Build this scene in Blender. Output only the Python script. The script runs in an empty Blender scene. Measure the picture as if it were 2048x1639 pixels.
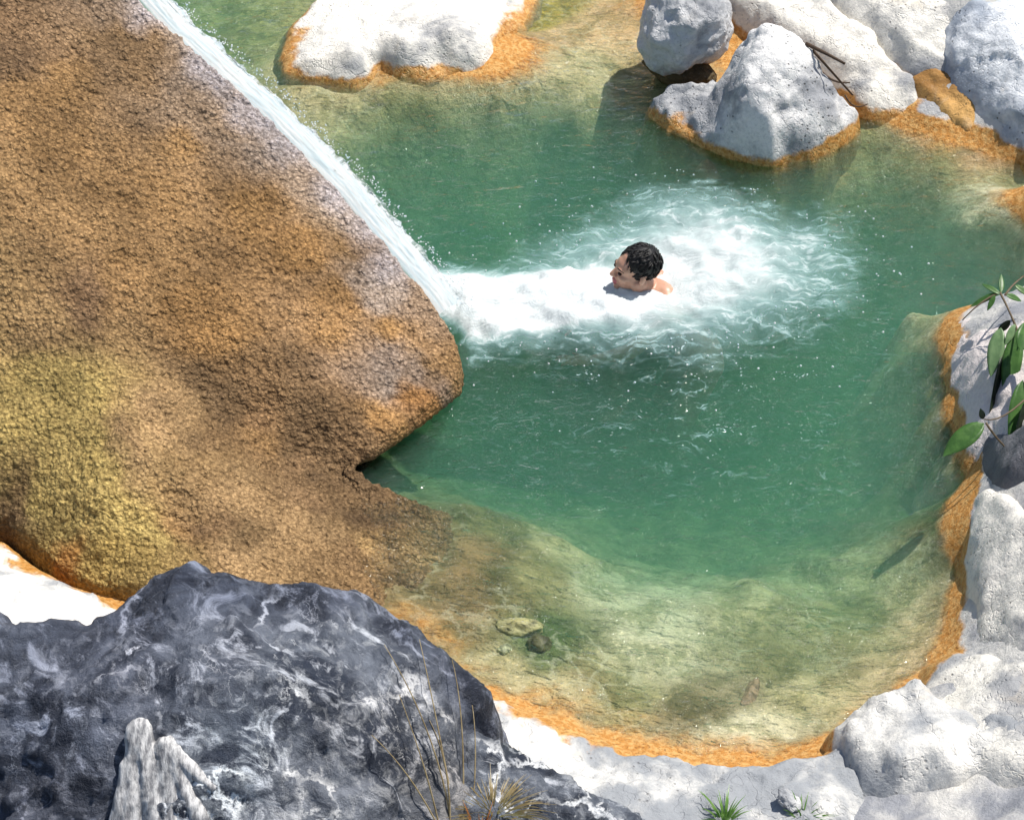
import bpy, bmesh, math, random
import numpy as np
from mathutils import Vector, Matrix, Euler
rad = math.radians
random.seed(7)
SC = bpy.context.scene
COL = SC.collection

# ------------------------------------------------------------------ camera
PITCH, DIST, WIDTH = rad(42), 9.5, 4.1
CAM = Vector((0, -DIST * math.cos(PITCH), DIST * math.sin(PITCH)))
cd = bpy.data.cameras.new('camera'); cam = bpy.data.objects.new('camera', cd); COL.objects.link(cam)
cam.location = CAM; cam.rotation_euler = (math.pi / 2 - PITCH, 0, 0)
cd.sensor_fit = 'HORIZONTAL'; cd.sensor_width = 36
cd.lens = 36 * DIST / WIDTH; cd.clip_start = .05; cd.clip_end = 500
SC.camera = cam

# ------------------------------------------------------------------ light
SUN_DIR = Vector((.43, .27, 1.0)).normalized()
world = bpy.data.worlds.new('World'); SC.world = world; world.use_nodes = True
wt = world.node_tree; wt.nodes.clear()
sky = wt.nodes.new('ShaderNodeTexSky'); sky.sky_type = 'NISHITA'; sky.sun_disc = False
sky.sun_elevation = math.asin(SUN_DIR.z); sky.sun_rotation = math.atan2(SUN_DIR.x, SUN_DIR.y)
bg = wt.nodes.new('ShaderNodeBackground'); bg.inputs['Strength'].default_value = .085
wo = wt.nodes.new('ShaderNodeOutputWorld')
wt.links.new(sky.outputs[0], bg.inputs[0]); wt.links.new(bg.outputs[0], wo.inputs[0])
sl = bpy.data.lights.new('sun', 'SUN'); sl.energy = 4.6; sl.angle = rad(.53); sl.color = (1, .955, .88)
so = bpy.data.objects.new('sun', sl); COL.objects.link(so); so.location = (4, 5, 9)
so.rotation_euler = SUN_DIR.to_track_quat('Z', 'Y').to_euler()
SC.view_settings.view_transform = 'Standard'; SC.view_settings.look = 'None'
SC.view_settings.exposure = .33; SC.view_settings.gamma = 1
SC.cycles.volume_bounces = 0; SC.cycles.max_bounces = 5; SC.cycles.diffuse_bounces = 2; SC.cycles.glossy_bounces = 2; SC.cycles.transparent_max_bounces = 24
SC.cycles.sample_clamp_indirect = 6; SC.cycles.use_adaptive_sampling = True; SC.cycles.adaptive_threshold = .02

# ------------------------------------------------------------------ survey: image bearing -> point at height z
FW = np.array((0, math.cos(PITCH), -math.sin(PITCH))); UP = np.array((0, math.sin(PITCH), math.cos(PITCH)))
C0 = np.array(CAM)
def bearing(px, py):
    k = WIDTH / DIST / 2048
    return FW + np.array((1., 0, 0)) * (px - 1024) * k - UP * (py - 819.5) * k
def P(px, py, z=0.):
    d = bearing(px, py); return C0 + d * ((z - C0[2]) / d[2])
def hit(px, py, zf):
    d = bearing(px, py); t0, t1 = 3.0, 16.0
    ts = np.linspace(t0, t1, 1400); pts = C0 + ts[:, None] * d
    below = pts[:, 2] < zf(pts[:, 0], pts[:, 1])
    return pts[np.argmax(below)] if below.any() else P(px, py, 0)

# ------------------------------------------------------------------ noise
def _hash(i, j, k, s):
    h = (i.astype(np.uint32) * np.uint32(374761393) + j.astype(np.uint32) * np.uint32(668265263)
         + k.astype(np.uint32) * np.uint32(2147483647) + np.uint32(s * 974711 & 0xffffffff))
    h = (h ^ (h >> np.uint32(13))) * np.uint32(1274126177)
    h = (h ^ (h >> np.uint32(16))) * np.uint32(2246822519)
    return (h ^ (h >> np.uint32(15))).astype(np.float64) / 4294967296.
def vnoise(p, s=0):
    f = np.floor(p); u = p - f; u = u * u * u * (u * (u * 6 - 15) + 10); f = f.astype(np.int64)
    r = 0
    for a in (0, 1):
        for b in (0, 1):
            for c in (0, 1):
                w = (u[:, 0] if a else 1 - u[:, 0]) * (u[:, 1] if b else 1 - u[:, 1]) * (u[:, 2] if c else 1 - u[:, 2])
                r = r + w * _hash(f[:, 0] + a, f[:, 1] + b, f[:, 2] + c, s)
    return r * 2 - 1
ROT = np.array(Euler((.7, .5, .9)).to_matrix())
def fbm(p, freq, oct=4, s=0, gain=.5):
    p = np.asarray(p, float) * freq; r = 0; a = 1.; t = 0
    for o in range(oct):
        r = r + a * vnoise(p, s + o); t += a; a *= gain; p = p @ ROT.T * 2.03 + 11.3
    return r / t * 1.6
def ridged(p, freq, oct=4, s=0):
    p = np.asarray(p, float) * freq; r = 0; a = 1.; t = 0
    for o in range(oct):
        r = r + a * (1 - np.abs(vnoise(p, s + o)) * 2); t += a; a *= .5; p = p @ ROT.T * 2.03 + 7.7
    return r / t
def worley(p, freq, s=0):
    p = np.asarray(p, float) * freq; f = np.floor(p).astype(np.int64); best = np.full(len(p), 9.)
    sec = best.copy()
    for a in (-1, 0, 1):
        for b in (-1, 0, 1):
            for c in (-1, 0, 1):
                i, j, k = f[:, 0] + a, f[:, 1] + b, f[:, 2] + c
                d = (i + _hash(i, j, k, s) - p[:, 0]) ** 2 + (j + _hash(i, j, k, s + 1) - p[:, 1]) ** 2 + (k + _hash(i, j, k, s + 2) - p[:, 2]) ** 2
                sec = np.minimum(sec, np.maximum(best, d)); best = np.minimum(best, d)
    return np.sqrt(best), np.sqrt(sec)
def fracture(p, freq, s=0):
    """angular broken facets: every cell is a plane of its own tilt"""
    p = np.asarray(p, float) * freq; f = np.floor(p).astype(np.int64); W = np.full(len(p), 1e-9); val = np.zeros(len(p))
    for a in (-1, 0, 1):
        for b in (-1, 0, 1):
            for c in (-1, 0, 1):
                i, j, k = f[:, 0] + a, f[:, 1] + b, f[:, 2] + c
                h = [_hash(i, j, k, s + q) for q in range(6)]
                dx, dy, dz = p[:, 0] - i - h[0], p[:, 1] - j - h[1], p[:, 2] - k - h[2]
                w = np.exp(-70 * (dx * dx + dy * dy + dz * dz)); W = W + w
                val = val + w * (dx * (h[3] * 2 - 1) + dy * (h[4] * 2 - 1) + dz * (h[5] * 2 - 1))
    return val / W
def smooth(a, b, x):
    t = np.clip((x - a) / (b - a), 0, 1); return t * t * (3 - 2 * t)
def v3(x, y, z=0.): return np.stack([x, y, np.broadcast_to(z, x.shape)], 1)

def rbf(ctrl, floor=-9.):
    """thin surface through (px, py, z) survey points -> z(x, y)"""
    w = np.array([[*P(a, b, max(c, floor if b < 650 else c))[:2], c] for a, b, c in ctrl]); A = w[:, :2]; n = len(A)
    D = np.linalg.norm(A[:, None] - A[None], axis=2) + np.eye(n) * -.015
    M = np.zeros((n + 3, n + 3)); M[:n, :n] = D; M[:n, n] = 1; M[:n, n + 1:] = A; M[n, :n] = 1; M[n + 1:, :n] = A.T
    c = np.linalg.solve(M, np.concatenate([w[:, 2], np.zeros(3)]))
    def f(x, y):
        x = np.asarray(x, float); y = np.asarray(y, float); r = c[n] + c[n + 1] * x + c[n + 2] * y
        for i in range(n): r = r + c[i] * np.sqrt((x - A[i, 0]) ** 2 + (y - A[i, 1]) ** 2 + 4e-4)
        return r
    return f
def sdf(poly, x, y):
    """signed distance to a closed polygon in plan, negative inside"""
    p = np.asarray(poly)[:, :2]; d = np.full(x.shape, 1e9); s = np.ones(x.shape)
    for i in range(len(p)):
        a, b = p[i], p[i - 1]; ex, ey = b - a; wx, wy = x - a[0], y - a[1]
        t = np.clip((wx * ex + wy * ey) / (ex * ex + ey * ey + 1e-12), 0, 1)
        d = np.minimum(d, (wx - ex * t) ** 2 + (wy - ey * t) ** 2)
        c1 = y >= a[1]; c2 = y < b[1]; c3 = ex * wy > ey * wx
        s = np.where((c1 & c2 & c3) | (~c1 & ~c2 & ~c3), -s, s)
    return s * np.sqrt(d)
def idw(pts, x, y, power=3.):
    """blend of colours by nearness: pts = [(xy, colour)]"""
    W = 0; R = 0
    for q, c in pts:
        w = 1 / ((x - q[0]) ** 2 + (y - q[1]) ** 2 + 1e-3) ** (power / 2)
        W = W + w; R = R + w[:, None] * np.array(c)
    return R / W[:, None]

# ------------------------------------------------------------------ mesh + object helpers
def mesh_np(name, V, F, smoothed=True, attrs=None):
    F = np.asarray(F, np.int32); k = F.shape[1]; me = bpy.data.meshes.new(name)
    me.vertices.add(len(V)); me.vertices.foreach_set('co', np.asarray(V, np.float32).ravel())
    me.loops.add(F.size); me.loops.foreach_set('vertex_index', F.ravel())
    me.polygons.add(len(F)); me.polygons.foreach_set('loop_start', np.arange(0, F.size, k, dtype=np.int32))
    me.polygons.foreach_set('loop_total', np.full(len(F), k, np.int32))
    me.polygons.foreach_set('use_smooth', np.full(len(F), smoothed, bool))
    for nm, a in (attrs or {}).items():
        a = np.asarray(a, np.float32)
        if a.ndim == 1:
            t = me.attributes.new(nm, 'FLOAT', 'POINT'); t.data.foreach_set('value', a)
        else:
            t = me.attributes.new(nm, 'FLOAT_COLOR', 'POINT')
            t.data.foreach_set('color', np.concatenate([a, np.ones((len(a), 1), np.float32)], 1).ravel())
    me.update(calc_edges=True); me.validate(); return me
def link(name, me, mat=None, parent=None, loc=(0, 0, 0)):
    o = bpy.data.objects.new(name, me); COL.objects.link(o); o.location = loc
    if mat and me: me.materials.append(mat)
    if parent: o.parent = parent
    return o
def rebase(me):
    n = len(me.vertices); co = np.empty(n * 3, np.float32); me.vertices.foreach_get('co', co); co = co.reshape(-1, 3)
    b = np.array([(co[:, 0].min() + co[:, 0].max()) / 2, (co[:, 1].min() + co[:, 1].max()) / 2, co[:, 2].min()], np.float32)
    me.vertices.foreach_set('co', (co - b).ravel()); me.update(); return tuple(float(q) for q in b)
def tag(o, label=None, cat=None, group=None, kind=None):
    if label: o['label'] = label
    if cat: o['category'] = cat
    if group: o['group'] = group
    if kind: o['kind'] = kind
    return o
def thing(name, me, mat, label, cat, group=None):
    b = rebase(me); return tag(link(name, me, mat, None, b), label, cat, group)
def gridfaces(nx, ny, keep=None):
    i = np.arange(nx * ny).reshape(ny, nx)
    F = np.stack([i[:-1, :-1].ravel(), i[:-1, 1:].ravel(), i[1:, 1:].ravel(), i[1:, :-1].ravel()], 1)
    if keep is not None: F = F[keep[F].any(1)]
    return F
def compact(V, F, attrs):
    u, inv = np.unique(F, return_inverse=True); return V[u], inv.reshape(F.shape), {k: a[u] for k, a in attrs.items()}
def grid_normals(V, nx, ny):
    G = V.reshape(ny, nx, 3); gx = np.gradient(G, axis=1); gy = np.gradient(G, axis=0)
    n = np.cross(gx, gy).reshape(-1, 3); return n / (np.linalg.norm(n, axis=1)[:, None] + 1e-12)

def rock_field(ctrl, outline, edge=.08, slope=2.5, wob=.02, seed=0, amp=.02, freq=3.):
    zf = rbf(ctrl); poly = np.array([P(*c) for c in outline])
    def f(x, y):
        x = np.asarray(x, float); y = np.asarray(y, float)
        shp = x.shape; x = x.ravel(); y = y.ravel()
        d = sdf(poly, x, y) + wob * fbm(v3(x, y, seed * 3.1), 4., 4, seed)
        s = np.clip(d + edge, 0, None); drop = np.where(s < 2 * edge, s * s / (4 * edge), s - edge) * (slope(x, y) if callable(slope) else slope)
        return (zf(x, y) - drop + amp * fbm(v3(x, y, seed * 1.7), freq, 4, seed + 5)).reshape(shp)
    return f, poly
def rock(name, field, res, mat, label, cat, zmin=-.3, relief=(), colour=None, group=None, margin=.35, undercut=None):
    f, poly = field
    x0, y0 = poly[:, :2].min(0) - margin; x1, y1 = poly[:, :2].max(0) + margin
    xs = np.arange(x0, x1, res); ys = np.arange(y0, y1, res); X, Y = np.meshgrid(xs, ys)
    x, y = X.ravel(), Y.ravel(); V = v3(x, y, f(x, y)); keep = V[:, 2] > zmin
    n = grid_normals(V, len(xs), len(ys)); D = 0
    F = gridfaces(len(xs), len(ys), keep)
    at = {'col': colour(x, y)} if colour else {}
    at['n'] = n; V, F, at = compact(V, F, at); n = at.pop('n')
    if undercut:
        zc, kk, umask = undercut; e = .004; xx, yy = V[:, 0], V[:, 1]
        gx = sdf(poly, xx + e, yy) - sdf(poly, xx - e, yy); gy = sdf(poly, xx, yy + e) - sdf(poly, xx, yy - e); gl = np.hypot(gx, gy) + 1e-9
        dep = np.clip(zc - V[:, 2], 0, .5) * kk * (sdf(poly, xx, yy) > -.06) * umask(xx, yy)
        V = V - np.stack([gx / gl * dep, gy / gl * dep, 0 * dep], 1)
    for r in relief: D = D + r(V)
    if relief: V = V + n * (np.asarray(D) * (.2 + .8 * smooth(.15, .65, n[:, 2])))[:, None]
    return thing(name, mesh_np(name, V, F, True, at), mat, label, cat, group)

# ------------------------------------------------------------------ node helper
class NT:
    def __init__(s, name):
        s.m = bpy.data.materials.new(name); s.m.use_nodes = True; s.t = s.m.node_tree; s.t.nodes.clear()
        s.out = s.t.nodes.new('ShaderNodeOutputMaterial')
    def n(s, typ, ins=None, **kw):
        d = s.t.nodes.new('ShaderNode' + typ)
        for k, v in kw.items(): setattr(d, k, v)
        for k, v in (ins or {}).items(): s.set(d.inputs[k], v)
        return d
    def set(s, sock, v):
        if hasattr(v, 'is_output'): s.t.links.new(v, sock)
        elif isinstance(v, (tuple, list)) and sock.type == 'RGBA' and len(v) == 3: sock.default_value = (*v, 1)
        else: sock.default_value = v
    def math(s, op, a, b=0., c=0.): return s.n('Math', {0: a, 1: b, 2: c}, operation=op).outputs[0]
    def mix(s, f, a, b, mode='MIX'): return s.n('Mix', {0: f, 6: a, 7: b}, data_type='RGBA', blend_type=mode).outputs[2]
    def step(s, x, a, b, lo=0., hi=1.): return s.n('MapRange', {0: x, 1: a, 2: b, 3: lo, 4: hi}, interpolation_type='SMOOTHSTEP').outputs[0]
    def pos(s): return s.n('NewGeometry').outputs['Position']
    def scaled(s, v, sc, rot=(0, 0, 0)): return s.n('Mapping', {'Vector': v, 'Scale': sc, 'Rotation': rot}).outputs[0]
    def noise(s, v, scale, detail=4., rough=.55, dist=0.): return s.n('TexNoise', {'Vector': v, 'Scale': scale, 'Detail': detail, 'Roughness': rough, 'Distortion': dist}).outputs[0]
    def vor(s, v, scale, feature='F1', rnd=1.): return s.n('TexVoronoi', {'Vector': v, 'Scale': scale, 'Randomness': rnd}, feature=feature)
    def attr(s, nm): return s.n('Attribute', attribute_name=nm)
    def bump(s, h, strength, dist, nrm=None):
        d = s.n('Bump', {'Height': h, 'Strength': strength, 'Distance': dist})
        if nrm is not None: s.set(d.inputs['Normal'], nrm)
        return d.outputs[0]
    def bsdf(s, col, rough=.7, nrm=None, spec=.4, **kw):
        d = s.n('BsdfPrincipled', {'Base Color': col, 'Roughness': rough, 'Specular IOR Level': spec})
        if nrm is not None: s.set(d.inputs['Normal'], nrm)
        for k, v in kw.items(): s.set(d.inputs[k.replace('_', ' ')], v)
        return d.outputs[0]
    def done(s, surf=None, vol=None):
        if surf is not None: s.set(s.out.inputs['Surface'], surf)
        if vol is not None: s.set(s.out.inputs['Volume'], vol)
        return s.m

def waterline(t, p, dry, under=(.40, .33, .17), top=.115):
    """orange algae crust at the water's edge, tan marl below it"""
    z = t.n('SeparateXYZ', {0: p}).outputs[2]
    nz = t.noise(p, 9, 5, .65)
    zz = t.math('ADD', z, t.math('MULTIPLY', t.math('SUBTRACT', nz, .5), .10))
    crust = t.mix(t.step(t.noise(p, 46, 3, .6), .38, .66), (.50, .225, .05), (.66, .39, .14))
    crust = t.mix(t.step(t.noise(p, 90, 2, .6), .56, .70, 0, .75), crust, (.20, .085, .02))
    marl = t.mix(t.step(t.noise(p, 5, 5, .6, .6), .36, .62), under, tuple(c * .5 for c in under))
    marl = t.mix(t.step(t.noise(p, 24, 5, .7, 1.2), .55, .72), marl, tuple(min(1, c * 1.55) for c in under))
    zz = t.math('ADD', zz, t.step(t.noise(p, 2.3, 3, .55), .36, .62, top * .5, -.02))
    c = t.mix(t.step(zz, top - .012, top + .014), crust, dry)
    c = t.mix(t.step(zz, -.045, .0), marl, c)
    wet = t.step(zz, top - .02, top + .05, .3, .8)
    return c, wet
def limestone(name, white=(.80, .765, .69), grey=(.33, .335, .345), amount=.5, spots=.6, band=True, warm=(.70, .58, .42), top=.115, col_attr=False):
    t = NT(name); p = t.pos()
    big = t.noise(p, 2.6, 6, .62, .4)
    c = t.mix(t.step(big, amount, amount + .17), white, grey)
    c = t.mix(t.step(t.noise(t.scaled(p, (1, 1, .6)), 5.5, 5, .6, .7), .60, .78, 0, .5), c, warm)
    c = t.mix(t.step(t.noise(p, 60, 3, .6), .45, .68, 0, .28), c, grey)
    pits = t.vor(p, 34).outputs['Distance']
    gate = t.step(t.noise(p, 4, 3), .48, .60)
    pit = t.math('MULTIPLY', t.step(pits, .10, .22, 1, 0), gate)
    c = t.mix(t.math('MULTIPLY', pit, spots), c, (.07, .065, .06))
    cr = t.vor(t.n('VectorMath', {0: p, 1: t.n('TexNoise', {'Vector': p, 'Scale': 6., 'Detail': 4.}).outputs[1]}, operation='ADD').outputs[0], 2.1, 'DISTANCE_TO_EDGE').outputs['Distance']
    crack = t.step(cr, .004, .022, 1, 0)
    c = t.mix(t.math('MULTIPLY', crack, t.step(t.noise(p, 3.3, 2), .60, .75, 0, .2)), c, (.30, .28, .26))
    lich = t.math('MULTIPLY', t.step(t.noise(p, 95, 4, .7), .58, .68), t.step(t.noise(p, 3.1, 4, .6), .44, .60))
    c = t.mix(t.math('MULTIPLY', lich, spots * .9), c, (.20, .195, .185))
    if col_attr: c = t.mix(1., c, t.attr('col').outputs['Color'], 'MULTIPLY')
    wet = .75
    if band: c, wet = waterline(t, p, c, top=top)
    h = t.math('ADD', t.math('MULTIPLY', t.noise(p, 14, 8, .68), 1.), t.math('MULTIPLY', pit, -.25))
    h = t.math('ADD', h, t.math('MULTIPLY', crack, -.2))
    h = t.math('ADD', h, t.math('MULTIPLY', t.noise(p, 70, 4, .7), .10))
    return t.done(t.bsdf(c, wet, t.bump(h, .6, .035), .35))

M = {}
M['white'] = limestone('white limestone', amount=.485)
M['cream'] = limestone('cream limestone', white=(.80, .76, .68), amount=.52, spots=.5, top=.05)
M['grey'] = limestone('weathered grey limestone', white=(.60, .60, .60), grey=(.26, .27, .29), amount=.48, spots=.8, top=.10)
M['bluegrey'] = limestone('blue grey limestone', white=(.76, .78, .80), grey=(.34, .38, .44), amount=.46, spots=.9)
M['flat'] = limestone('bright white limestone', amount=.53, top=.03, spots=.5)
M['toe'] = limestone('grey limestone with pale foot', white=(.78, .77, .75), grey=(.30, .31, .33), amount=.44, spots=.8, top=.055)
M['ledge'] = limestone('white ledge limestone', white=(.78, .755, .70), grey=(.30, .315, .335), amount=.415, spots=.5)  # grey weathering patches, increased to carry the ledge's shading in colour

# ================================================================== THE SETTING
BED = [(850,430,-.9),(1000,420,-1.25),(1200,480,-1.35),(1400,560,-1.3),(1100,700,-1.4),(1300,800,-1.4),(1500,750,-1.25),(1080,880,-1.2),
 (1300,950,-1.1),(1500,930,-.95),(1200,1000,-.85),(1400,1060,-.75),(1650,600,-1.2),(1750,480,-1.0),(1960,535,-1.0),(1700,800,-.9),(1640,900,-.75),
 (450,60,-.32),(560,200,-.20),(700,200,-.14),(650,280,-.24),(800,240,-.30),(900,190,-.12),(1000,200,-.14),(780,190,-.1),(1100,60,-.14),(1200,40,-.14),(1250,100,-.10),
 (1150,150,-.12),(1150,240,-.30),(1250,300,-.55),(1050,300,-.65),(880,320,-.75),(480,150,-.42),(740,330,-.6),(1100,-20,-.14),(1230,180,-.25),
 (1400,330,-.10),(1500,352,-.10),(1620,335,-.12),(1330,320,-.40),(1500,410,-.75),(1400,400,-.75),(1650,410,-.75),
 (1800,290,-.08),(1950,320,-.06),(1750,320,-.28),(1850,350,-.20),(1980,430,-.13),(2040,480,-.12),(1890,395,-.34),(2040,380,-.28),(1920,440,-.2),(1900,490,-.85),(1850,450,-.7),
 (1820,600,-.26),(1840,700,-.24),(1835,850,-.26),(1770,740,-.60),(1850,1000,-.42),(1850,1100,-.50),(1860,1180,-.40),(1750,1000,-.62),(1780,880,-.5),
 (1850,1260,-.13),(1800,1330,-.10),(1750,1250,-.25),(1700,1350,-.14),(1600,1230,-.36),(1600,1390,-.12),(1500,1300,-.28),(1500,1450,-.07),(1420,1200,-.48),
 (1350,1350,-.18),(1250,1430,-.07),(1200,1300,-.18),(1100,1350,-.11),(1050,1250,-.14),(1000,1180,-.14),(1130,1170,-.26),(1000,1080,-.30),(1100,1070,-.48),
 (1180,1120,-.50),(1150,1030,-.55),(950,1320,-.08),(950,1010,-.35),(870,960,-.55),(1250,1180,-.45),(1000,960,-.8),
 (1000,1395,0),(1070,1430,0),(1180,1470,0),(1250,1500,0),(1400,1512,0),(1530,1520,0),(1600,1492,0),(1690,1450,0),(1780,1390,0),(1850,1332,0),(1888,1285,0),
 (1902,1240,0),(1888,1100,0),(1890,1000,0),(1905,900,0),(1885,800,0),(1872,700,0),(1885,650,0),(1930,615,0),(2000,598,0),(2048,575,0),
 (1010,1425,.12),(1180,1510,.12),(1400,1560,.12),(1540,1568,.12),(1690,1510,.12),(1850,1385,.12),(1945,1300,.12),(1955,1200,.12),(1950,1050,.12),(1965,900,.12),(1930,750,.12),(1935,660,.10),
 (1745,245,-.05),(1850,262,0),(1960,285,0),(2048,325,0),(1850,215,.10),(1960,235,.10),(2048,270,.12),(1720,160,-.02),(1660,110,-.02),(1400,130,-.05),(1300,40,-.06),(1270,10,-.06),
 (300,600,-.5),(0,1000,-.3),(0,0,-.5),(600,500,-.8),(700,800,-.6),(500,1000,-.2),(100,1150,.0),(60,1250,.1),(500,1300,.05),
 (1300,1750,.15),(1700,1780,.15),(2250,1300,.5),(2250,900,.5),(2300,550,.35),(2300,200,.6),(1750,-200,.6),(1350,-250,.25),(900,-300,-.25),(600,-300,-.35),(300,-300,-.4),
 (500,1750,.2),(0,1800,.2),(-250,1300,.2),(-250,600,.0)]
BED = [(a, b, c * .40 if -.5 < c < 0 else c) for a, b, c in BED]
bed_z = rbf(BED, -.12)
WX0, WX1, WY0, WY1 = -2.75, 3.0, -2.1, 4.55
def bed_h(x, y):
    x = np.asarray(x, float); y = np.asarray(y, float); sh = x.shape; x = x.ravel(); y = y.ravel()
    z = np.clip(bed_z(x, y), -1.5, .6)
    k = np.clip(np.abs(z) * 2.2 + .2, .2, 1)
    z = z + .06 * k * fbm(v3(x, y), 2.4, 4, 3) + .018 * k * fbm(v3(x, y, 4.), 11, 3, 9)
    e = np.minimum(np.minimum(x - WX0, WX1 - x), np.minimum(y - WY0, WY1 - y))
    return np.where(e < .04, np.maximum(z, .06), z).reshape(sh)
xs = np.arange(-3.6, 3.9, .022); ys = np.arange(-3.0, 5.6, .022); X, Y = np.meshgrid(xs, ys); x, y = X.ravel(), Y.ravel()
def c_at(px, py, z, c): return (P(px, py, max(z, -.12 if py < 650 else z))[:2], c)
SAND, OLV, GRN, TAN, PALE = (.58,.47,.27), (.34,.30,.14), (.10,.14,.045), (.64,.47,.28), (.70,.61,.43)
BEDC = [c_at(*a) for a in [(450,60,-.3,(.38,.34,.14)),(700,200,-.2,SAND),(900,180,-.1,SAND),(850,240,-.4,OLV),(1100,60,0,(.66,.44,.24)),(1200,40,0,(.70,.47,.26)),(1150,150,-.15,SAND),(1250,250,-.4,SAND),
 (1060,20,0,(.40,.30,.05)),(1450,340,-.1,(.62,.42,.24)),(1600,330,-.1,TAN),(1700,310,-.2,OLV),(1850,280,0,(.5,.36,.2)),(1800,340,-.3,OLV),(1980,310,0,(.66,.42,.24)),(1900,360,-.4,OLV),(1980,440,-.2,PALE),(2040,490,-.2,SAND),(1950,520,-.8,GRN),
 (2030,400,-.3,OLV),(1830,600,-.3,SAND),(1850,750,-.3,SAND),(1850,900,-.3,OLV),(1870,1100,-.5,GRN),(1860,1180,-.4,GRN),(1880,1020,-.3,GRN),(1700,1150,-.3,SAND),(1800,1250,-.2,TAN),(1850,1330,0,TAN),(1600,1400,-.1,SAND),
 (1500,1470,0,PALE),(1450,1400,-.1,(.36,.28,.17)),(1300,1330,-.2,PALE),(1350,1250,-.3,PALE),(1200,1400,-.1,OLV),(1100,1370,0,SAND),(1080,1290,-.1,GRN),(930,1090,-.05,(.30,.19,.085)),(925,1150,-.05,(.28,.18,.08)),(920,1210,-.04,(.28,.19,.09)),(960,1160,-.08,(.13,.11,.04)),(1000,1200,-.08,(.20,.17,.07)),(980,1040,-.1,(.2,.17,.07)),(1060,1130,-.1,(.26,.21,.09)),(1400,1410,-.04,(.24,.18,.09)),(1560,1330,-.1,(.26,.22,.1)),(1720,1220,-.1,(.26,.23,.1)),(1100,1100,-.3,SAND),(1050,1180,-.2,OLV),(1000,1320,0,SAND),(1200,1200,-.3,PALE),
 (1650,1300,-.3,OLV),(1550,1250,-.3,SAND),(1300,800,-1.3,(.2,.26,.14)),(1100,500,-1.2,(.2,.26,.14))]]
wp = .08 * np.stack([fbm(v3(x, y), 3, 3, 21), fbm(v3(x, y), 3, 3, 31)], 1)
z = bed_h(x, y)
t = NT('river bed marl'); p = t.pos()
colr = t.attr('col').outputs['Color']
wv = t.n('VectorMath', {0: p, 1: t.n('VectorMath', {0: t.n('TexNoise', {'Vector': p, 'Scale': 5., 'Detail': 5., 'Roughness': .6}).outputs[1], 3: .22}, operation='SCALE').outputs[0]}, operation='ADD').outputs[0]
caustic = t.math('MULTIPLY', t.step(t.vor(wv, 8.5, 'DISTANCE_TO_EDGE').outputs['Distance'], .0, .11, 1, 0), t.step(t.noise(p, 3.2, 3), .42, .62))
c = t.mix(t.step(t.noise(p, 7, 6, .65, .5), .40, .64, 0, .8), colr, t.mix(1., colr, (.42, .46, .34), 'MULTIPLY'))
c = t.mix(t.step(t.noise(p, 34, 4, .7), .52, .70, 0, .6), c, t.mix(1., colr, (1.5, 1.45, 1.35), 'MULTIPLY'))
c = t.mix(t.step(t.noise(p, 3.1, 5, .6, .8), .52, .68, 0, .5), c, (.20, .15, .065))
c = t.mix(t.math('MULTIPLY', caustic, .26), c, (.78, .74, .55))  # pale net of caustic light painted into the bed colour
dry = t.mix(t.step(t.noise(p, 3, 6, .6), .44, .62), (.68, .66, .62), (.30, .31, .34))
zc = t.n('SeparateXYZ', {0: p}).outputs[2]
cc, wet = waterline(t, p, dry)
c = t.mix(t.step(t.math('ADD', zc, t.math('MULTIPLY', t.math('SUBTRACT', t.noise(p, 12, 4), .5), .06)), -.035, .005), c, cc)
M['bed'] = t.done(t.bsdf(c, .7, t.bump(t.noise(p, 26, 8, .7), .7, .03), .25))
bed = link('riverbed', mesh_np('riverbed', v3(x, y, z), gridfaces(len(xs), len(ys)), True, {'col': idw(BEDC, x + wp[:, 0], y + wp[:, 1], 4.)}), M['bed'])
tag(bed, 'pale marl bed and shore of the river pool', None, None, 'structure')

# ------------------------------------------------------------------ water
xs = np.arange(WX0, WX1, .0145); ys = np.arange(WY0, WY1, .0145); X, Y = np.meshgrid(xs, ys); x, y = X.ravel(), Y.ravel()
def poly0(pts): return np.array([P(a, b, 0)[:2] for a, b in pts])
JET = poly0([(835,565),(960,550),(1100,540),(1220,532),(1290,548),(1330,590),(1270,632),(1100,652),(930,666),(890,640)])
CORE = poly0([(840,565),(960,548),(1100,535),(1220,512),(1330,470),(1430,440),(1520,460),(1580,520),(1590,580),(1500,630),(1380,640),(1250,652),(1050,660),(930,672),(890,640)])
OUT = poly0([(840,560),(980,500),(1080,450),(1180,410),(1300,375),(1500,370),(1680,430),(1760,540),(1700,660),(1520,715),(1300,720),(1080,715),(940,730),(900,680)])
SPK = poly0([(880,600),(1050,420),(1250,350),(1550,350),(1800,450),(1850,700),(1800,900),(1600,1080),(1350,1010),(1050,960),(930,860),(920,740)])
q = v3(x, y); wx = .09 * fbm(q, 2.6, 4, 41); wy = .09 * fbm(q, 2.6, 4, 47)
dj = sdf(JET, x + wx * .6, y + wy * .6); dc = sdf(CORE, x + wx, y + wy); do = sdf(OUT, x + wx, y + wy); ds = sdf(SPK, x + wx, y + wy)
foam = .50 * smooth(.18, -.32, do) + .27 * smooth(.12, -.2, dc) + .45 * smooth(.07, -.10, dj)
src = P(870, 600); hx = np.hypot(x - src[0], (y - src[1]) * 1.3)
foam = foam + .35 * smooth(1.2, .3, hx) * smooth(.05, -.08, dj)
spk = smooth(.25, -.5, ds)
turb = smooth(.35, -.35, do)
tur3 = v3(x * 1.0, y * 1.5, 0)
wave = .006 * fbm(v3(x * .8, y * 1.5), 3.2, 3, 51) + .0035 * fbm(v3(x, y * 1.4), 10, 3, 55)
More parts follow.
